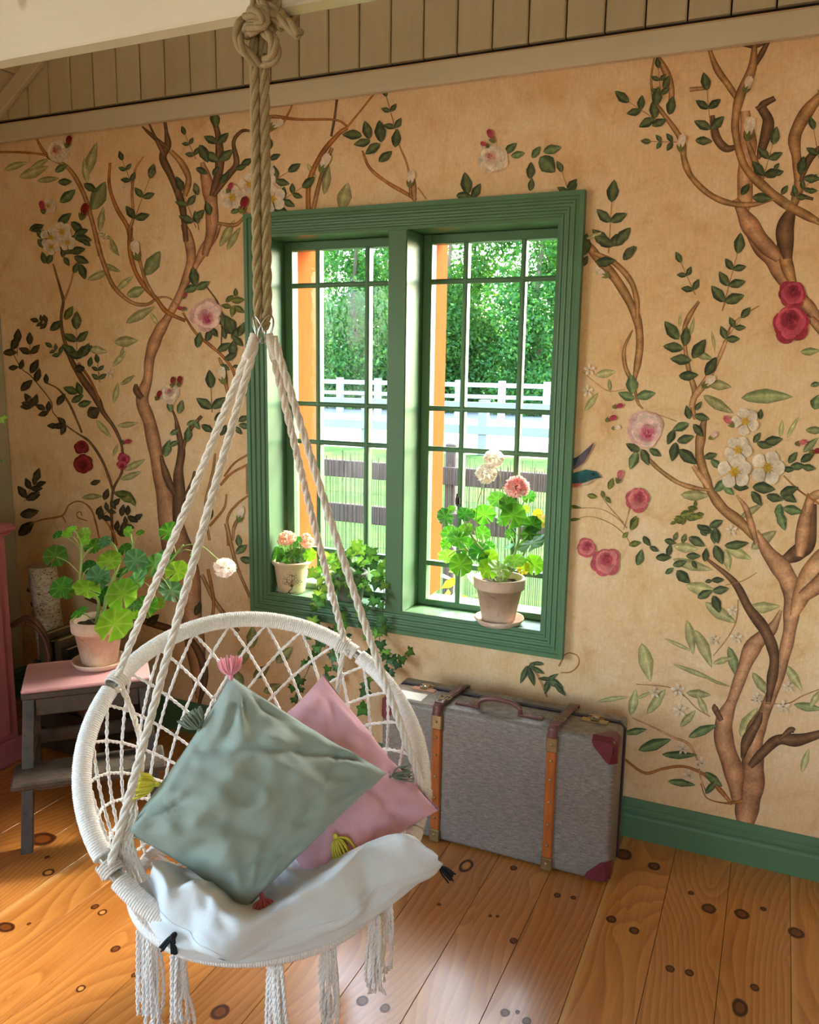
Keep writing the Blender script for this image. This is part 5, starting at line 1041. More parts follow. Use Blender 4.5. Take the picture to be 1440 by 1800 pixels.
cush = thing('seat_cushion', 'crumpled white linen seat cushion with black corner tassels in the hanging chair', 'cushion', ctr-cz*.06)
MB().grid(S).build('cushion_cover', M_LINEN, cush, True)
MB().tube(np.array([p-cn*.001 for p in S[15]]), .0018, 5).build('seam_piping', M_LINEN, cush, True)
tassel('corner_tassel', cp_(770, 1522, .0), AX_R*.9-cz*.75, .042, .013, Y_BLK, cush, 22, 31)
tassel('corner_tassel', cp_(308, 1642, .03), -AX_R*.8-cz*.8-AX_F*.2, .035, .010, Y_BLK, cush, 18, 32, .6)
tassel('corner_tassel', cp_(303, 1645, .03), AX_R*.1-cz*1, .033, .010, Y_BLK, cush, 16, 33, .8)
# ------------------------------------------------------------------ suitcase
def m_tweed():
    t = NT('grey_woven_cover'); v = t.coord('Object', (38, 38, 330)); n = t.noise(v, 1.0, 5, .75); n2 = t.noise(t.coord('Object', (160, 160, 160)), 1.0, 2); w = t.noise(t.coord('Object'), 6, 4)
    c = t.mix(.28, t.ramp(n, [(.32, '#4f4641'), (.5, '#7f746c'), (.7, '#a99d92')]), t.ramp(n2, [(.3, '#5f5650'), (.7, '#988c84')]))
    c = t.mix(1, c, t.ramp(w, [(.3, (.92, .9, .9)), (.7, (1.05, 1.05, 1.06))]), 'MULTIPLY'); t.bump(n, .2, .002)
    return t.set(.42, 0, .5, c)
M_TWEED = m_tweed()
M_LEATHER = plain('oxblood_leather', '#6b2530', .35, .2, 20, .12, 80); M_STRAP = plain('brown_leather_strap', '#6e4440', .38, .2, 20, .1, 90); M_TAN = plain('tan_leather', '#b9876f', .45, .15, 20)
M_BRASS = plain('aged_brass', '#a38c66', .38, .2, 30, metal=.85); M_RIB = plain('orange_wood_rib', '#a85a26', .4, .25, 14, .1, 40, stretch=(6, 6, .8)); M_EDGE = plain('dark_case_edge', '#3b2a2c', .5, .1)
M_PAPERLAB = plain('white_paper_label', '#e8e6e2', .7, .08, 40)
SX0, SX1, SYF, SYB, SZ1 = -1.135, -.362, -.325, -.118, .470
sc_case = thing('suitcase', 'vintage grey tweed suitcase with orange wooden ribs under the window', 'suitcase', ((SX0+SX1)/2, (SYF+SYB)/2, 0))
def rbox(q, a, b, r, n=5):
    """box with rounded edges"""
    x0, y0, z0 = a; x1, y1, z1 = b; G = []
    import bmesh
    bm = bmesh.new(); bmesh.ops.create_cube(bm, size=1)
    for v in bm.verts: v.co = Vector(((x0+x1)/2+v.co.x*(x1-x0), (y0+y1)/2+v.co.y*(y1-y0), (z0+z1)/2+v.co.z*(z1-z0)))
    bmesh.ops.bevel(bm, geom=list(bm.edges)+list(bm.verts), offset=r, segments=n, profile=.5, affect='EDGES')
    bm.verts.index_update(); q.add([tuple(v.co) for v in bm.verts], [tuple(v.index for v in f.verts) for f in bm.faces]); bm.free(); return q
YS = SYB-.062                                                   # seam between body and lid
rbox(MB(), (SX0, SYF, .004), (SX1, YS, SZ1), .018).build('body', M_TWEED, sc_case, True)
rbox(MB(), (SX0, YS+.002, .004), (SX1, SYB, SZ1), .014).build('lid', M_TWEED, sc_case, True)
q = MB(); e = .0015
pts = [(SX0-e, YS, .02), (SX0-e, YS, SZ1-.016), (SX0+.016, YS, SZ1+e), (SX1-.016, YS, SZ1+e), (SX1+e, YS, SZ1-.016), (SX1+e, YS, .02), (SX1-.016, YS, .0025), (SX0+.016, YS, .0025)]
q.tube(smooth_path(pts, 1, True), .0045, 6, True); q.build('edge_binding', M_EDGE, sc_case)
for px in (-.932, -.553):
    x = px; rb = MB().cbox((x-.016, SYF-.009, .045), (x+.016, SYF+.002, .400), .004).build('wooden_rib', M_RIB, sc_case)
    for za, zb in ((.004, .046), (.399, .452)):
        MB().cbox((x-.018, SYF-.0105, za), (x+.018, SYF+.003, zb), .003).build('metal_end', M_BRASS, sc_case)
    rv = None
    for z in (.028, .09, .16, .235, .31, .372, .425):
        MB().lathe([(.0048, 0), (.0042, .0022), (.0022, .0036), (.0002, .004)], 10, (x, SYF-.0095, z), Matrix.Rotation(PI/2, 4, 'X')).build('rivet', M_BRASS, rb)
    # leather belt over the top with buckle
    b = MB(); path = smooth_path([(x, SYF-.006, .437), (x+.001, SYF-.006, .462), (x+.003, SYF+.008, .4795), (x+.012, YS-.02, .477), (x+.018, YS+.01, .479), (x+.02, SYB-.012, .478), (x+.02, SYB+.004, .462), (x+.02, SYB+.005, .38)], 5)
    for i in range(len(path)-1):
        pass
    P = np.array(path); L_ = P-np.array([.0145, 0, 0]); R_ = P+np.array([.0145, 0, 0]); T = np.gradient(P, axis=0); T /= np.linalg.norm(T, axis=1)[:, None]; N_ = np.cross(T, [1, 0, 0])*-1
    for i in range(len(P)):
        if N_[i] @ np.array([0, (P[i][1]-(SYF+SYB)/2), (P[i][2]-.25)]) < 0: N_[i] *= -1
    G = np.stack([L_, L_+N_*.004, R_+N_*.004, R_], 1); b.grid(G); b.build('leather_belt', M_STRAP, sc_case, True)
    bk = MB(); zc = .4845; yc = SYF+.055
    for (a_, c_) in (((x-.018, yc-.014), (x+.024, yc-.010)), ((x-.018, yc+.012), (x+.024, yc+.016)), ((x-.018, yc-.010), (x-.014, yc+.012)), ((x+.020, yc-.010), (x+.024, yc+.012))): bk.cbox((*a_, zc-.004), (*c_, zc+.001), .0012)
    bk.tube([(x+.003, yc+.014, zc), (x+.003, yc-.016, zc+.001)], .0016, 6); bk.build('buckle', M_BRASS, sc_case)
    MB().cbox((x-.0145, yc-.05, zc-.006), (x+.018, yc-.04, zc+.002), .002).build('belt_keeper', M_STRAP, sc_case)
# handle
hx = -.745; hy = SYF+.062
h = MB().tube(smooth_path([(hx-.072, hy, SZ1+.006), (hx-.066, hy, SZ1+.022), (hx-.04, hy-.002, SZ1+.036), (hx, hy-.003, SZ1+.040), (hx+.04, hy-.002, SZ1+.036), (hx+.066, hy, SZ1+.022), (hx+.072, hy, SZ1+.006)], 6), [.006]*4+[.0085]*29+[.006]*4, 10).build('handle', M_STRAP, sc_case, True)
for s_ in (-1, 1):
    MB().cbox((hx+s_*.105-.042, hy-.014, SZ1-.001), (hx+s_*.105+.042, hy+.014, SZ1+.006), .003).build('handle_plate', M_STRAP, sc_case)
    r = MB(); r.tube([(hx+s_*.073+.011*math.cos(t), hy, SZ1+.009+.011*math.sin(t)) for t in np.linspace(0, 2*PI, 17)[:-1]], .0022, 6, True); r.build('handle_ring', M_BRASS, sc_case, True)
    for k in (-.03, .0, .03): MB().lathe([(.0035, 0), (.003, .002), (.0002, .003)], 8, (hx+s_*.105+k, hy, SZ1+.006)).build('rivet', M_BRASS, sc_case)
# latches and label
for lx, mt in ((-1.03, M_TAN), (-.45, M_BRASS)):
    l = MB(); l.cbox((lx-.042, YS-.042, SZ1-.001), (lx+.042, YS-.014, SZ1+.004), .002); l.cbox((lx-.026, YS-.012, SZ1-.001), (lx+.026, YS+.016, SZ1+.004), .002)
    o = l.build('latch_plate', mt, sc_case); MB().cbox((lx-.014, YS-.034, SZ1+.004), (lx+.012, YS+.008, SZ1+.010), .002).build('latch_hasp', M_BRASS, o)
    MB().lathe([(.007, 0), (.007, .004), (.003, .006), (.0005, .006)], 12, (lx, YS-.026, SZ1+.009)).build('latch_knob', M_STEELRING, o)
MB().cbox((-1.095, SYF+.022, SZ1-.001), (-1.0, SYF+.082, SZ1+.0012), .0004).build('paper_label', M_PAPERLAB, sc_case)
# riveted strip along the seam
for k in range(9): MB().lathe([(.0028, 0), (.0024, .0015), (.0002, .002)], 7, (SX0+.11+k*.07, YS+.012, SZ1)).build('rivet', M_BRASS, sc_case)
# leather corners: caps over each corner of the case
def corner(sx, sz):
    x = SX1 if sx > 0 else SX0; z = SZ1 if sz > 0 else .004; q = MB(); e = .003
    w, d = .072, .062
    # front face flap, side flap, top or bottom flap as one bent cap
    fx = [x-sx*w, x-sx*w*.86, x-sx*.008]; 
    pf = [(x-sx*w, SYF-e, z-sz*.012), (x-sx*w*.92, SYF-e, z-sz*.026), (x-sx*w*.35, SYF-e, z-sz*.070), (x-sx*.016, SYF-e, z-sz*.074), (x-sx*.008, SYF-e, z-sz*.018), (x-sx*.018, SYF-e, z-sz*.008), (x-sx*w*.9, SYF-e, z-sz*.006)]
    ps = [(x+sx*e, SYF+.014, z-sz*.074), (x+sx*e, SYF+d*.5, z-sz*.068), (x+sx*e, SYF+d, z-sz*.03), (x+sx*e, SYF+d, z-sz*.010), (x+sx*e, SYF+.016, z-sz*.014)]
    pt = [(x-sx*w, SYF+.014, z+sz*e), (x-sx*w*.8, SYF+.03, z+sz*e), (x-sx*.03, SYF+d*.95, z+sz*e), (x-sx*.012, SYF+d, z+sz*e), (x-sx*.014, SYF+.016, z+sz*e)]
    n0 = len(pf)
    q.add(pf, [tuple(range(n0))]); q.add(ps, [tuple(range(5))]); q.add(pt, [tuple(range(5))])
    q.add([pf[4], pf[3], ps[0], ps[4]], [(0, 1, 2, 3)]); q.add([pf[5], pf[6], pt[0], pt[4]], [(0, 1, 2, 3)]); q.add([ps[4], ps[3], pt[3], pt[4]], [(0, 1, 2, 3)]); q.add([pf[4], pf[5], pt[4], ps[4]], [(0, 1, 2, 3)]); q.add([pf[6], pf[0], pt[0]], [(0, 1, 2)])
    o = q.build('leather_corner', M_LEATHER, sc_case); mo = o.modifiers.new('solid', 'SOLIDIFY'); mo.thickness = .002; mo.offset = 0
for sx in (-1, 1):
    for sz in (-1, 1): corner(sx, sz)
# ------------------------------------------------------------------ step stool with pink top
M_GREYSTOOL = plain('worn_grey_wood', '#473d35', .5, .45, 9, .35, 30, stretch=(2, 2, 2)); M_PINKTOP = plain('pink_paint', '#cc9a9f', .28, .05, 8, .03, 30)
M_PINKCAB = plain('dusty_pink_cabinet', '#b3666c', .45, .10, 10, .08, 40, stretch=(6, 6, 1))
st_o = (-2.13, -.66); sd = nrm((.716, .698, 0)); sf = nrm((.698, -.716, 0))      # width axis and front axis
FLt = np.array([-2.169, -.864, .5]); FRt = FLt+sd*.402
stool = thing('step_stool', 'worn grey wooden step stool with pink painted top', 'stool', ((FLt+FRt)[0]/2-sf[0]*.12, (FLt+FRt)[1]/2-sf[1]*.12, 0))
so = (FLt+FRt)/2; so[2] = 0
MS = basis(sd, sf, (0, 0, 1), so)                                               # local: x across, y towards the front, z up ; handedness fixed below
MS = Matrix(((sd[0], -sf[0], 0, so[0]), (sd[1], -sf[1], 0, so[1]), (0, 0, 1, 0), (0, 0, 0, 1)))   # local y runs to the back
def sb(q, a, b, ch=.004, M2=None): return q.cbox(a, b, ch, MS if M2 is None else MS @ M2)
tp = MB(); sb(tp, (-.201, -.004, .488), (.201, .262, .5)); tp.build('pink_top', M_PINKTOP, stool)
tb = MB(); sb(tb, (-.201, -.004, .466), (.201, .262, .4885)); tb.build('top_board', M_GREYSTOOL, stool)
def splay(dx, dy, z0, z1, x, y, w, d):
    """leg leaning: top at (x, y), foot shifted by (dx, dy)"""
    q = MB(); t = [(x-w, y-d, z1), (x+w, y-d, z1), (x+w, y+d, z1), (x-w, y+d, z1)]; b = [(px+dx, py+dy, z0) for px, py, _ in t]
    vs = [MS @ Vector(p) for p in b+t]; q.add(vs, [(3, 2, 1, 0), (4, 5, 6, 7)]+[(i, (i+1) % 4, (i+1) % 4+4, i+4) for i in range(4)])
    o = q.build('leg', M_GREYSTOOL, stool, auto=.003); return o
for s_ in (-1, 1):
    splay(s_*.022, -.135, 0, .466, s_*.180, .028, .018, .022); splay(s_*.022, .13, 0, .466, s_*.180, .228, .018, .022)
r = MB(); sb(r, (-.162, .006, .405), (.162, .026, .466)); r.build('apron', M_GREYSTOOL, stool)
r = MB(); sb(r, (-.162, .236, .405), (.162, .256, .466)); r.build('apron', M_GREYSTOOL, stool)
r = MB(); sb(r, (-.232, -.165, .232), (.232, -.005, .256), .006); r.build('lower_step', M_GREYSTOOL, stool)
r = MB(); sb(r, (-.172, -.066, .178), (.172, -.046, .232)); r.build('step_apron', M_GREYSTOOL, stool)
r = MB(); sb(r, (-.19, .275, .19), (.19, .293, .24)); r.build('stretcher', M_GREYSTOOL, stool)
for s_ in (-1, 1):
    r = MB(); sb(r, (s_*.185-.009, -.06, .200), (s_*.185+.009, .29, .232)); r.build('side_rail', M_GREYSTOOL, stool)

# ------------------------------------------------------------------ pink cabinet against the left wall
CX, CY, CH = -2.635, -.498, .905
cab = thing('pink_cabinet', 'dusty pink panelled cabinet at the left edge of the picture', 'cabinet', (-2.9, -1.1, 0))
YE = -1.75
MB().cbox((XL+.005, YE, .05), (CX, CY, CH), .003).build('carcass', M_PINKCAB, cab)
MB().cbox((XL+.005, YE, 0), (CX+.014, CY+.012, .10), .006).build('plinth', M_PINKCAB, cab)
tpf = [(0, 0), (.012, 0), (.03, .012), (.034, .02), (.034, .03), (0, .03)]
q = MB().cbox((XL+.004, YE-.03, CH), (CX+.018, CY+.016, CH+.014), .005); q.cbox((XL+.004, YE-.04, CH+.014), (CX+.034, CY+.030, CH+.040), .008); q.build('top', M_PINKCAB, cab)
for k in range(2):
    y0 = CY-.05-k*.6; y1 = y0-.54
    d = MB().cbox((CX-.001, y1, .13), (CX+.012, y0, CH-.03), .003).build('door', M_PINKCAB, cab)
    p = MB()
    for (a, b) in (((CX+.011, y1, .13), (CX+.020, y1+.07, CH-.03)), ((CX+.011, y0-.07, .13), (CX+.020, y0, CH-.03)), ((CX+.011, y1+.07, .13), (CX+.020, y0-.07, .20)), ((CX+.011, y1+.07, CH-.1), (CX+.020, y0-.07, CH-.03))): p.cbox(a, b, .003)
    p.build('door_frame', M_PINKCAB, d)
    MB().lathe([(.004, 0), (.006, .012), (.013, .02), (.012, .028), (.004, .032)], 14, (CX+.02, y1+.035, .55), Matrix.Rotation(PI/2, 4, 'Y')).build('knob', M_BRASS, d)

# ------------------------------------------------------------------ dark corner: log box with birch roll, cane and books
def m_birch():
    t = NT('speckled_bark'); v = t.coord('Object', (60, 60, 110)); n = t.noise(v, 1.0, 4, .7, 1.0)
    return t.set(.8, 0, .2, t.ramp(n, [(.36, '#4a3a2d'), (.46, '#b9a68c'), (.7, '#d8cbb4')]))
M_BIRCH = m_birch(); M_CANE = plain('dark_cane', '#5e3420', .5, .2, 20); M_CRATE = plain('dark_crate', '#33251b', .7, .2, 12); M_BOOK1 = plain('book_cover_brown', '#5a4a36', .6, .1, 20); M_BOOK2 = plain('book_cover_black', '#26221f', .6, .1, 20)
M_PAGES = plain('book_pages', '#b8a384', .8, .1, 80)
bp_ = at_y(74, 995, -.22)
bt = bp_; lg = thing('birch_log', 'speckled pale birch log standing in the dark corner', 'log', (bt[0]+.02, -.20, .0))
ax_ = np.array([.03, .03, -1.0]); base_ = np.array([bt[0]+.022, -.2, 0.0])
q = MB().tube([np.array(base_)*(1-t)+np.array([bt[0], -.22, bt[2]])*t for t in np.linspace(0, 1, 13)], [.056+.002*math.sin(i*1.9) for i in range(13)], 24); q.build('bark', M_BIRCH, lg, True)
q = MB().lathe([(.0006, .0), (.052, .0), (.054, -.002)], 24, (bt[0], -.22, bt[2]+.0035)); q.build('cut_face', plain('log_end', '#8a7560', .8, .15, 40), lg)
for (da, zz) in ((.9, -.05), (.4, -.012)):
    MB().lathe([(.011, 0), (.009, .012), (.0005, .014)], 8, (bt[0]+.054, -.225, bt[2]+zz-.005), Matrix.Rotation(PI/2, 4, 'Y')).build('branch_stub', M_BIRCH, lg)
MB().lathe([(.012, 0), (.011, .03), (.0005, .031)], 10, (bt[0]-.05, -.22, bt[2]-.10), Matrix.Rotation(-PI/2, 4, 'Y')).build('branch_stub', M_BIRCH, lg)
ccx, ccy = -2.505, -.27
crate = thing('wooden_crate', 'dark wooden crate in the corner behind the step stool', 'crate', (ccx, ccy, 0))
CW, CD, CHt = .15, .14, .36
for i in range(4):
    z0 = .02+i*.086
    MB().cbox((ccx-CW, ccy-CD, z0), (ccx+CW, ccy-CD+.012, z0+.078), .002).build('slat', M_CRATE, crate); MB().cbox((ccx-CW, ccy+CD-.012, z0), (ccx+CW, ccy+CD, z0+.078), .002).build('slat', M_CRATE, crate)
    MB().cbox((ccx-CW-.012, ccy-CD, z0), (ccx-CW, ccy+CD, z0+.078), .002).build('slat', M_CRATE, crate); MB().cbox((ccx+CW, ccy-CD, z0), (ccx+CW+.012, ccy+CD, z0+.078), .002).build('slat', M_CRATE, crate)
MB().cbox((ccx-CW, ccy-CD+.012, .008), (ccx+CW, ccy+CD-.012, .02), .002).build('bottom', M_CRATE, crate)
for (a, b) in ((-1, -1), (1, -1), (-1, 1), (1, 1)): MB().cbox((ccx+a*(CW-.012)-.011, ccy+b*(CD-.024)-.011, 0), (ccx+a*(CW-.012)+.011, ccy+b*(CD-.024)+.011, .37), .002).build('corner_post', M_CRATE, crate)
for k, (dx, w, hh, mt, lab) in enumerate([(-.13, .036, .47, M_BOOK1, 'brown book standing upright in the dark crate, nearest the cabinet'), (-.085, .03, .45, M_BOOK2, 'black book standing in the dark crate beside the brown one'), (-.045, .034, .46, M_BOOK1, 'olive brown book in the middle of the dark crate'), (.0, .03, .43, M_BOOK2, 'thin black book in the crate near the cane hoop')]):
    bk = thing('book', lab, 'book', (ccx+dx, ccy, .02))
    q = MB().cbox((ccx+dx-w/2, ccy-.09, .021), (ccx+dx-w/2+.003, ccy+.09, hh), .001); q.cbox((ccx+dx+w/2-.003, ccy-.09, .021), (ccx+dx+w/2, ccy+.09, hh), .001); q.cbox((ccx+dx-w/2+.003, ccy-.092, .021), (ccx+dx+w/2-.003, ccy-.088, hh), .001); q.build('cover', mt, bk)
    MB().box((ccx+dx-w/2+.003, ccy-.088, .024), (ccx+dx+w/2-.003, ccy+.085, hh-.005)).build('pages', M_PAGES, bk)
pc = at_y(38, 1090, -.42)
pt = at_y(78, 1150, -.40)
cn_ = [at_y(20, 1100, -.44), at_y(45, 1086, -.42), at_y(62, 1092, -.41), at_y(78, 1115, -.40), at_y(86, 1145, -.40), at_y(88, 1175, -.42), np.array([-2.31, -.44, .20]), np.array([-2.29, -.44, .012])]
hoop = thing('cane_hoop', 'bent dark red cane hoop leaning in the corner by the cabinet', 'hoop', (cn_[-1][0], cn_[-1][1], 0))
MB().tube(smooth_path(cn_, 6), .011, 10).build('cane', M_CANE, hoop, True)
MB().tube(smooth_path([p+np.array([.012, -.012, -.018]) for p in cn_[1:-1]]+[cn_[-1]+np.array([.018, -.012, 0])], 6), .009, 10).build('cane', M_CANE, hoop, True)
# ------------------------------------------------------------------ pots
def m_terra():
    t = NT('terracotta'); v = t.coord('Object'); n = t.noise(v, 7, 5, .65); n2 = t.noise(v, 60, 3)
    c = t.ramp(n, [(.3, '#bd9880'), (.5, '#d3b59e'), (.68, '#e2cfbe')]); st = t.noise(v, 16, 5, .7, .8)
    c = t.mix(t.ramp(st, [(.62, (0, 0, 0)), (.70, (.5, .5, .5))]), c, '#8a5a48'); t.bump(n2, .1, .002); return t.set(.85, 0, .2, c)
M_TERRA = m_terra(); M_SOIL = plain('potting_soil', '#33241b', .95, .5, 90, .9, 120); M_CREAM = plain('cream_pot', '#e3cba6', .6, .1, 9, .08, 60); M_GREYPOT = plain('grey_green_pot', '#7c8578', .6, .15, 12)
M_LEAF = leafmat('plant_leaves', .5, .4); M_IVYLEAF = leafmat('ivy_leaves', .3, .35); M_STEM = plain('green_stem', '#8aa04f', .6, .15, 30); M_PETAL = leafmat('petals', .35, .6, (1.05, 1.0, .95), .0); M_INK = plain('brown_ink_print', '#55402e', .8, .1)
M_TWIG = plain('ivy_twig', '#5d4a35', .7, .2, 30)
def pot(root, o, r0, r1, rr, h, rim, mat=M_TERRA):
    q = MB().lathe([(.0008, .0), (r0*.92, 0), (r0, .004), (r1*.985, h-rim), (rr*.985, h-rim-.002), (rr, h-rim+.003), (rr*1.01, h-.004), (rr*.99, h), (rr-.010, h), (rr-.013, h-.02), (r1*.8, h-.035)], 40, o)
    q.build('pot', mat, root, True)
    s = MB(); n = 28; vs = [(0, 0, h-.016)]
    G = []
    for i in range(8):
        r = (rr-.012)*i/7; G.append([(o[0]+r*math.cos(a), o[1]+r*math.sin(a), o[2]+h-.022+.006*mnoise.noise((r*60*math.cos(a), r*60*math.sin(a), 1))) for a in np.linspace(0, 2*PI, n)])
    s.grid(np.array(G)); s.build('soil', M_SOIL, root)
def saucer(root, o, r):
    MB().lathe([(.0008, .001), (r*.8, 0), (r*.86, .002), (r, .020), (r*.995, .023), (r*.955, .023), (r*.86, .010), (.0008, .009)], 40, o).build('saucer', M_TERRA, root, True)
# ------------------------------------------------------------------ leaves and blooms (meshes shared by the copies)
def ger_leaf(seed, c_in, c_out, c_vein):
    r = random.Random(seed); q = MB(); K = 56; rings = (0, .25, .5, .75, .92, 1.0); vs = []; cs = []
    ci, co, cv_ = (np.array(lin(c)) for c in (c_in, c_out, c_vein)); ph = r.uniform(0, 1); gap = .10
    for ri, rr in enumerate(rings):
        for k in range(K):
            u = k/(K-1); th = -PI/2+gap+u*(2*PI-2*gap); lob = math.cos((u*7+.5)*2*PI)
            R = 1-.04*(1+lob)*(rr > .6)-.05*math.cos(2*th)+.03*math.sin(u*40+seed)*(rr > .9)
            x, y = R*rr*math.cos(th), R*rr*math.sin(th)+.0
            z = .035*lob*rr**2+.16*rr**2*(.4+.6*math.sin(th*1.0+seed))+.05*r.uniform(-1, 1)*(rr > .9)-.05*rr
            vs.append((x, y, z)); vein = max(0, -lob)**8
            base = ci*(1-rr)+co*rr; zone = math.exp(-((rr-.58)/.13)**2)*.28
            cs.append((base*(1-zone))*(1-vein*.55)+cv_*vein*.55)
    fs = [(a*K+k, a*K+k+1, (a+1)*K+k+1, (a+1)*K+k) for a in range(len(rings)-1) for k in range(K-1)]
    q.add(vs, fs, cs); return q.mesh('leaf', M_LEAF, smooth=True)
GL = {'g': [ger_leaf(i, '#5f9a36', '#4d8a2f', '#9cc46a') for i in (1, 2, 3)], 'y': [ger_leaf(i, '#8fc23a', '#7fb832', '#c6e07c') for i in (4, 5)], 'b': [ger_leaf(i, '#5d8a5e', '#4c7f55', '#9fc0a0') for i in (6, 7)], 'o': [ger_leaf(8, '#b9c63c', '#d6a83a', '#dfe08a')], 'd': [ger_leaf(9, '#3f7a2c', '#346b2b', '#7fae5c')]}
def bloom_mesh(seed, n, cols, ruffle=1.0):
    r = random.Random(seed); q = MB(); C_ = [np.array(lin(c)) for c in cols]
    for i in range(n):
        z = 1-2*(i+.5)/n; t = i*2.39996; d = Vector((math.sqrt(max(0, 1-z*z))*math.cos(t), math.sqrt(max(0, 1-z*z))*math.sin(t), z)); d = (d+Vector((r.gauss(0, .12), r.gauss(0, .12), r.gauss(0, .12)))).normalized()
        a = d.orthogonal().normalized(); a.rotate(Matrix.Rotation(r.uniform(0, 6.28), 3, d)); b = d.cross(a); c = d*(.62+.2*r.random()); s = .30*r.uniform(.8, 1.2)
        vs = [c*.75]; k = C_[r.randrange(len(C_))]; cs = [k*.9]
        for j in range(7):
            an = -1.25+2.5*j/6; p = c+(a*math.cos(an)+b*math.sin(an))*s*1.0+d*(.18+.06*math.sin(j*2.1+i)*ruffle); vs.append(p); cs.append(k*(1.0+.06*(j % 2)))
        q.add(vs, [(0, j+1, j+2) for j in range(6)], cs)
    return q.mesh('petals', M_PETAL, smooth=False)
BL_PINK = bloom_mesh(1, 150, ['#fbc0c2', '#f7adb2', '#fcd6d4', '#fde6e3']); BL_WHITE = bloom_mesh(2, 110, ['#fbf6f0', '#f7efe8', '#fdfaf6', '#f5e6dc']); BL_PEACH = bloom_mesh(3, 70, ['#fbdcc8', '#f8c8b2', '#fdeee2', '#f7bda8'])
def ivy_leaf(seed, c0, c1):
    q = MB(); A, B = np.array(lin(c0)), np.array(lin(c1))
    out = [(0, -.05), (-.28, -.28), (-.62, -.30), (-.50, .02), (-.72, .30), (-.34, .42), (-.16, .70), (0, 1.0), (.16, .70), (.34, .42), (.72, .30), (.50, .02), (.62, -.30), (.28, -.28)]
    vs = [(0, .15, .05)]+[(x, y, -.10*abs(x)**1.5-.10*y*y+.04*math.sin(7*x+seed)) for x, y in out]; n = len(out)
    cs = [B*1.1]+[A*(1 if i % 2 else .82) for i in range(n)]
    mid_ = [(x*.5, .075+y*.5, .03-.04*abs(x)) for x, y in out]; q.add(vs[:1]+mid_+vs[1:], [(0, i+1, (i+1) % n+1) for i in range(n)]+[(i+1, n+i+1, n+(i+1) % n+1, (i+1) % n+1) for i in range(n)], cs[:1]+[B]*n+cs[1:])
    return q.mesh('leaf', M_IVYLEAF, smooth=True)
IV = [ivy_leaf(1, '#3d6e35', '#5f9447'), ivy_leaf(2, '#5c9440', '#8cbb58'), ivy_leaf(3, '#92bf48', '#b5d868'), ivy_leaf(4, '#305533', '#507a4e')]
def put_leaf(mesh, parent, pos, normal, size, roll, name='leaf'):
    z = Vector(normal).normalized(); x = Vector((0, 0, 1)).cross(z)
    x = x.normalized() if x.length > 1e-3 else Vector((1, 0, 0))
    M = Matrix.Translation(tuple(pos)) @ Matrix((x, z.cross(x), z)).transposed().to_4x4() @ Matrix.Rotation(roll, 4, 'Z') @ Matrix.Scale(size, 4)
    return inst(name, mesh, parent, M)
def plant(root, soil, D0, crop, items, stems, seed, spread=.06):
    """items: (x, y, size px, kind) in crop pixels; petioles run from the nearest main stem"""
    r = random.Random(seed); SP = []
    for s in stems:
        P = smooth_path([np.asarray(p) for p in s], 8); SP.append(P); MB().tube(P, np.linspace(.0058, .0032, len(P)), 7).build('stem', M_STEM, root, True)
    allp = np.vstack(SP)
    for it in items:
        px, py = crop.p(it[0], it[1]); sz = it[2]/crop.k; kind = it[3] if len(it) > 3 else 'g'
        D = D0+(it[4] if len(it) > 4 else r.uniform(-spread, spread)); p = at_d(px, py, D); size = sz*D/CAM_F*.62
        n = nrm(-AX_F*r.uniform(.55, .95)+np.array([r.gauss(0, .28), r.gauss(0, .28), r.uniform(.25, .75)]))
        roll = r.uniform(-.9, .9)
        put_leaf(GL[kind][r.randrange(len(GL[kind]))], root, p, n, size, roll)
        d = np.linalg.norm(allp-(p-np.array([0, 0, .05])), axis=1); b = allp[d.argmin()]
        MB().tube(smooth_path([b, (b+p)/2+np.array([0, 0, .012]), p-n*.004], 4), .0017, 5).build('petiole', M_STEM, root, True)
cP = Crop(0, 880, 4); cS = Crop(720, 720, 4); c6 = Crop(420, 720, 4.5)
# ---- geranium on the step stool
o = at_z(176, 1168, .5005); ro = thing('potted_geranium', 'geranium in a terracotta pot standing on the pink step stool', 'potted plant', o)
saucer(ro, o, .094); po = (o[0], o[1], o[2]+.010); pot(ro, po, .060, .082, .090, .160, .040); D = (np.array(po)+[0, 0, .2]-CAM_LOC)@AX_F
sl = np.array([po[0], po[1], po[2]+.135])
def sp_(x, y, dd=0.0): return at_d(*cP.p(x, y), D+dd)
stems = [[sl+[-.01, 0, 0], sp_(690, 700), sp_(570, 600), sp_(570, 430), sp_(570, 300)], [sl+[.01, 0, 0], sp_(760, 640), sp_(835, 450), sp_(820, 350), sp_(770, 270)], [sl+[.02, .01, 0], sp_(860, 620, .03), sp_(1000, 560, .03), sp_(1150, 480), sp_(1290, 310)], [sl, sp_(800, 600, .03), sp_(930, 420, .04), sp_(920, 230, .03)]]
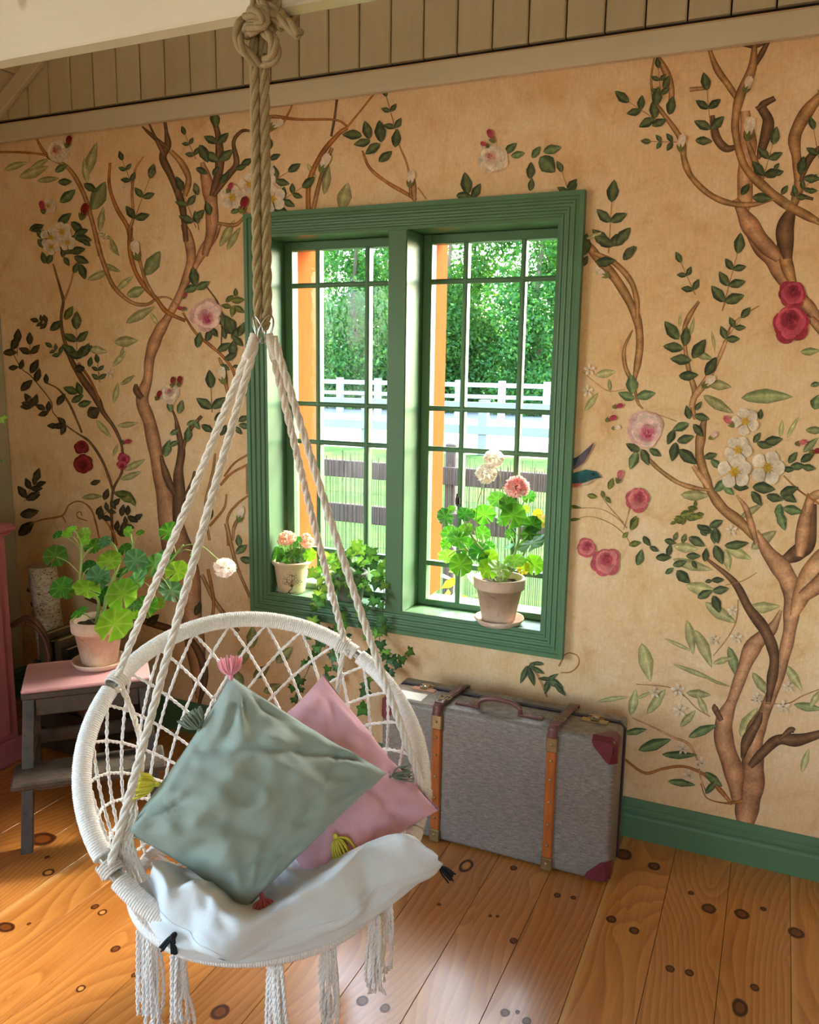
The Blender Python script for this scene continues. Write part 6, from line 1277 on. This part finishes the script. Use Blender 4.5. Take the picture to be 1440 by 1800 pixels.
plant(ro, sl, D, cP, [(505, 200, 60, 'y'), (405, 240, 62, 'd'), (470, 235, 60, 'y'), (590, 235, 84, 'y'), (600, 280, 60, 'y'), (660, 320, 118, 'g'), (735, 290, 84, 'b'), (900, 215, 70, 'g'), (985, 225, 50, 'g'), (1190, 215, 118, 'g', .04), (390, 390, 140, 'g', .02), (430, 610, 150, 'g', -.02), (470, 640, 90, 'g'), (610, 620, 156, 'y', -.05), (770, 420, 140, 'y', -.03), (880, 340, 90, 'd', .04), (955, 420, 140, 'b', -.02), (1085, 450, 140, 'b', 0), (1245, 495, 140, 'y', -.02), (860, 655, 200, 'y', -.07), (690, 540, 150, 'b', 0), (805, 865, 220, 'y', -.11), (555, 790, 104, 'g', -.05), (950, 570, 190, 'b', -.02), (1205, 630, 150, 'b', 0), (1030, 740, 140, 'g', .03), (940, 800, 70, 'y', .0), (945, 740, 70, 'b', -.03), (1370, 360, 80, 'b', .02), (860, 500, 110, 'd', .05), (1120, 720, 70, 'y', .05), (740, 660, 110, 'd', .05), (1170, 400, 100, 'd', .05), (630, 470, 90, 'd', .06), (690, 570, 100, 'g', .0)], stems, 3)
fp = at_d(395, 998, D-.02); fs = MB().tube(smooth_path([sp_(1270, 330), sp_(1330, 310), at_d(355, 960, D-.01), at_d(385, 985, D-.02)], 6), .0018, 6).build('flower_stem', M_STEM, ro, True)
inst('bloom', BL_WHITE, ro, Matrix.Translation(tuple(fp)) @ Matrix.Diagonal((.040, .040, .034, 1)))
# ---- geranium on the sill
o = np.array([*at_z(879, 1094, .6635)[:2], .6635]); o[1] = .036; o[0] = at_y(877, 1100, .036)[0]
ro = thing('potted_geranium', 'geranium with one pink and two white blooms on the right window sill', 'potted plant', o)
saucer(ro, o, .088); po = (o[0]-.003, o[1], o[2]+.010); pot(ro, po, .058, .082, .090, .158, .036); D = (np.array(po)+[0, 0, .15]-CAM_LOC)@AX_F
sl = np.array([po[0], po[1], po[2]+.133])
def ss_(x, y, dd=0.0): return at_d(*cS.p(x, y), D+dd)
stems = [[sl+[.01, 0, 0], ss_(690, 1120), ss_(745, 1000), ss_(775, 860), ss_(765, 640)], [sl, ss_(600, 1080), ss_(480, 950), ss_(400, 820), ss_(370, 740)], [sl+[-.01, 0, 0], ss_(520, 1100), ss_(430, 1010), ss_(360, 940)], [sl+[.02, 0, 0], ss_(720, 1100), ss_(800, 1020), ss_(860, 900)]]
plant(ro, sl, D, cS, [(250, 755, 115, 'd'), (290, 700, 60, 'g'), (390, 735, 95, 'd'), (440, 730, 60, 'g'), (525, 738, 140, 'g'), (285, 868, 115, 'g'), (388, 848, 110, 'g'), (340, 912, 125, 'g', -.02), (515, 868, 100, 'g', .03), (420, 965, 115, 'd', .02), (490, 1000, 135, 'd', -.01), (270, 1030, 120, 'y', .02), (360, 1090, 146, 'g', -.03), (255, 945, 70, 'g', .04), (560, 1045, 110, 'y', -.02), (550, 1120, 125, 'y', -.05), (630, 1120, 135, 'y', -.06), (740, 1065, 130, 'y', -.03), (800, 1115, 80, 'o', -.03), (875, 1090, 126, 'y', -.02), (620, 630, 125, 'g', .02), (690, 660, 110, 'd', .0), (730, 745, 156, 'g', -.03), (650, 780, 66, 'b', .03), (865, 810, 116, 'd', .0), (925, 790, 110, 'o', .03), (900, 730, 60, 'o', .03), (860, 940, 195, 'g', -.04), (840, 870, 100, 'd', -.02), (775, 822, 70, 'd', .0), (700, 962, 74, 'g', .0), (840, 612, 84, 'd', .03), (705, 880, 70, 'g', .02), (820, 700, 50, 'y', .02), (560, 960, 70, 'd', .04)], stems, 8, .04)
for (bx, by, br, ms, st) in ((755, 545, 92, BL_PINK, [(765, 640), (760, 600)]), (592, 345, 74, BL_WHITE, [(690, 680), (655, 570), (635, 470), (608, 400)]), (540, 452, 78, BL_WHITE, [(478, 930), (465, 800), (485, 640), (530, 500)])):
    p = ss_(bx, by, -.01); inst('bloom', ms, ro, Matrix.Translation(tuple(p)) @ Matrix.Rotation(.4, 4, 'X') @ Matrix.Diagonal((br/4*D/CAM_F*.98,)*2+(br/4*D/CAM_F*.86, 1)))
    MB().tube(smooth_path([ss_(*s) for s in st]+[p], 6), .0017, 6).build('flower_stem', M_STEM, ro, True)
# ---- cream pot with begonia
o = np.array([at_y(513, 1040, .055)[0], .055, .6635]); ro = thing('potted_begonia', 'cream pot printed with a small tree, holding peach begonia blooms', 'potted plant', o)
q = MB().lathe([(.0008, 0), (.048, 0), (.052, .004), (.060, .05), (.066, .10), (.068, .110), (.077, .119), (.079, .126), (.076, .131), (.068, .129), (.062, .115), (.055, .1)], 44, o); q.build('pot', M_CREAM, ro, True)
q = MB(); q.grid(np.array([[(o[0]+r*math.cos(a), o[1]+r*math.sin(a), o[2]+.112) for a in np.linspace(0, 2*PI, 24)] for r in (0.0005, .03, .064)])); q.build('soil', M_SOIL, ro)
def on_pot(u, h):
    """u in metres round the front of the pot from the side that faces the room, h above the base"""
    r = np.interp(h, [0, .004, .05, .10, .12], [.049, .052, .060, .066, .068])+.0007; a0 = math.atan2(CAM_LOC[1]-o[1], CAM_LOC[0]-o[0]); a = a0+u/r
    return (o[0]+r*math.cos(a), o[1]+r*math.sin(a), o[2]+h)
pr = MB(); rr_ = random.Random(4)
def ink(pts, w):
    P = smooth_path([(u, h, 0) for u, h in pts], 5); T = np.gradient(P, axis=0)[:, :2]; T /= np.linalg.norm(T, axis=1)[:, None]; vs = []
    for i in range(len(P)):
        ww = w*(1-.6*i/len(P)); vs += [on_pot(P[i, 0]-T[i, 1]*ww, P[i, 1]+T[i, 0]*ww), on_pot(P[i, 0]+T[i, 1]*ww, P[i, 1]-T[i, 0]*ww)]
    pr.add(vs, [(2*i, 2*i+2, 2*i+3, 2*i+1) for i in range(len(P)-1)])
tips = [(-.02, .055), (-.026, .07), (-.012, .078), (0, .082), (.014, .076), (.024, .066), (.03, .052), (.018, .056), (-.028, .048), (.005, .068)]
ink([(-.006, .006), (-.012, .014), (-.002, .024), (.002, .036), (-.004, .048), (0, .06)], .0022); ink([(-.022, .006), (-.012, .012), (0, .008), (.012, .012), (.022, .008)], .0014)
for (u, h) in tips:
    ink([(.0, .034), (u*.5, .04+(h-.04)*.4), (u, h)], .0009)
    for k in range(9):
        a, b = u+rr_.gauss(0, .006), h+rr_.gauss(0, .0055); an = rr_.uniform(0, 6.28); s = .0026
        d = (math.cos(an)*s, math.sin(an)*s); pr.add([on_pot(a-d[0], b-d[1]), on_pot(a+d[1]*.5, b-d[0]*.5), on_pot(a+d[0], b+d[1]), on_pot(a-d[1]*.5, b+d[0]*.5)], [(0, 1, 2, 3)])
pr.build('tree_print', M_INK, ro)
D = (o+[0, 0, .15]-CAM_LOC)@AX_F; sl = o+[0, 0, .112]
plant_items = [(300, 1150, 110, 'd'), (390, 1165, 100, 'd'), (480, 1150, 130, 'd'), (365, 1105, 100, 'g'), (560, 1150, 90, 'y'), (450, 1090, 90, 'd'), (430, 1140, 110, 'd', -.03), (520, 1120, 110, 'd', .02), (475, 1030, 60, 'd')]
plant(ro, sl, D, c6, plant_items, [[sl, at_d(*c6.p(430, 1100), D)], [sl+[.01, 0, 0], at_d(*c6.p(500, 1090), D)]], 12, .03)
for (bx, by, br) in ((375, 1015, 66), (345, 1035, 45), (420, 1010, 40), (548, 1050, 58), (535, 1010, 40)):
    p = at_d(*c6.p(bx, by), D-.01); inst('bloom', BL_PEACH, ro, Matrix.Translation(tuple(p)) @ Matrix.Rotation(bx, 4, 'Z') @ Matrix.Scale(br/4.5*D/CAM_F*.95, 4)); MB().tube([sl, (sl+p)/2, p], .0016, 5).build('flower_stem', M_STEM, ro, True)
# ---- ivy
o = np.array([-1.455, .050, .6635]); ro = thing('potted_ivy', 'trailing green ivy spilling over the window sill between the panes', 'potted plant', o)
pot(ro, o, .048, .064, .068, .115, .02, M_GREYPOT)
D = (o+[0, -.02, .1]-CAM_LOC)@AX_F; r = random.Random(21); sl = o+[0, 0, .1]
def ivy_strand(pts, n, size=.032, kinds=(0, 1, 1, 3), depth=None, jit=.012):
    P = smooth_path(pts, 10); MB().tube(P, np.linspace(.0018, .0009, len(P)), 5).build('vine', M_TWIG, ro, True)
    for k in range(n):
        t = (k+.6)/n; p = P[min(len(P)-1, int(t*(len(P)-1)))]; q_ = p+np.array([r.gauss(0, jit), -abs(r.gauss(0, jit*.7))-.004, r.gauss(0, jit)]); nn = nrm(-AX_F*.9+np.array([r.gauss(0, .35), r.gauss(0, .3), r.uniform(0, .7)]))
        put_leaf(IV[kinds[r.randrange(len(kinds))]], ro, q_, nn, size*r.uniform(.75, 1.25), PI+r.uniform(-1.0, 1.0))
        MB().tube([p, (p+q_)/2+[0, 0, .003], q_], .0009, 4).build('petiole', M_STEM, ro)
Yv = -.055
def iy(x, y, Y=None): return at_y(x, y, Yv if Y is None else Y)
for pts, n, kinds in [
  ([sl, iy(600, 985, .03), iy(575, 1000, 0), iy(558, 1040, -.02), iy(556, 1085, Yv), iy(548, 1125, Yv)], 13, (1, 2, 2, 0)), ([sl, iy(590, 975, .05), iy(570, 985, .03), iy(556, 1010, .01)], 8, (2, 2, 1)), ([sl, iy(620, 965, .05), iy(640, 962, .05), iy(660, 965, .05)], 9, (2, 2, 1)), ([sl, iy(640, 985, .02), iy(665, 1000, 0), iy(675, 1040, -.02), iy(672, 1090, Yv), iy(668, 1130, Yv), iy(690, 1150, Yv), iy(706, 1158, Yv), iy(726, 1142, Yv)], 17, (0, 1, 3, 3)),
  ([sl, iy(600, 1000, 0), iy(590, 1040, -.03), iy(600, 1090, Yv), iy(612, 1130, Yv)], 11, (0, 1, 0, 3)), ([sl, iy(620, 995, 0), iy(630, 1040, -.03), iy(645, 1090, Yv), iy(652, 1150, Yv), iy(640, 1200, Yv), iy(650, 1250, Yv)], 15, (0, 3, 3, 1)), ([iy(556, 1085), iy(562, 1130), iy(545, 1170), iy(528, 1210), iy(515, 1250)], 9, (3, 0, 3)), ([iy(556, 1085), iy(575, 1130), iy(585, 1165), iy(570, 1190)], 6, (0, 3)), ([sl, iy(650, 975, .04), iy(672, 985, .04), iy(680, 1010, .03)], 8, (1, 2, 0)), ([iy(652, 1150), iy(672, 1175), iy(695, 1178)], 4, (3, 3)), ([sl, iy(605, 1010, -.02), iy(575, 1030, -.03), iy(570, 1060, Yv)], 9, (1, 0, 2)), ([sl, iy(630, 1010, -.02), iy(655, 1030, -.03), iy(660, 1075, Yv)], 10, (0, 3, 1)), ([sl, iy(610, 975, .04), iy(605, 985, .02), iy(625, 1005, -.02), iy(618, 1045, -.04)], 9, (0, 1, 3))]:
    ivy_strand(pts, int(n*1.35), kinds=kinds)
# ---- plant on the pink cabinet, only two leaf tips reach into view
o = np.array([-2.86, -.64, .945]); ro = thing('potted_plant', 'small green plant on the pink cabinet, leaf tips at the left edge', 'potted plant', o)
pot(ro, o, .05, .066, .07, .12, .03); sl = o+[0, 0, .1]
for k, (px, py) in enumerate(((7, 737), (-4, 806), (-30, 770), (-50, 720), (-45, 830))):
    p = at_y(px, py, -.5); put_leaf(IV[2 if k == 0 else 1], ro, p, nrm(-AX_F+cz*.4), .03, 1.2+k); MB().tube(smooth_path([sl, (sl+p)/2+[0, 0, .06], p], 6), .0016, 5).build('petiole', M_STEM, ro, True)
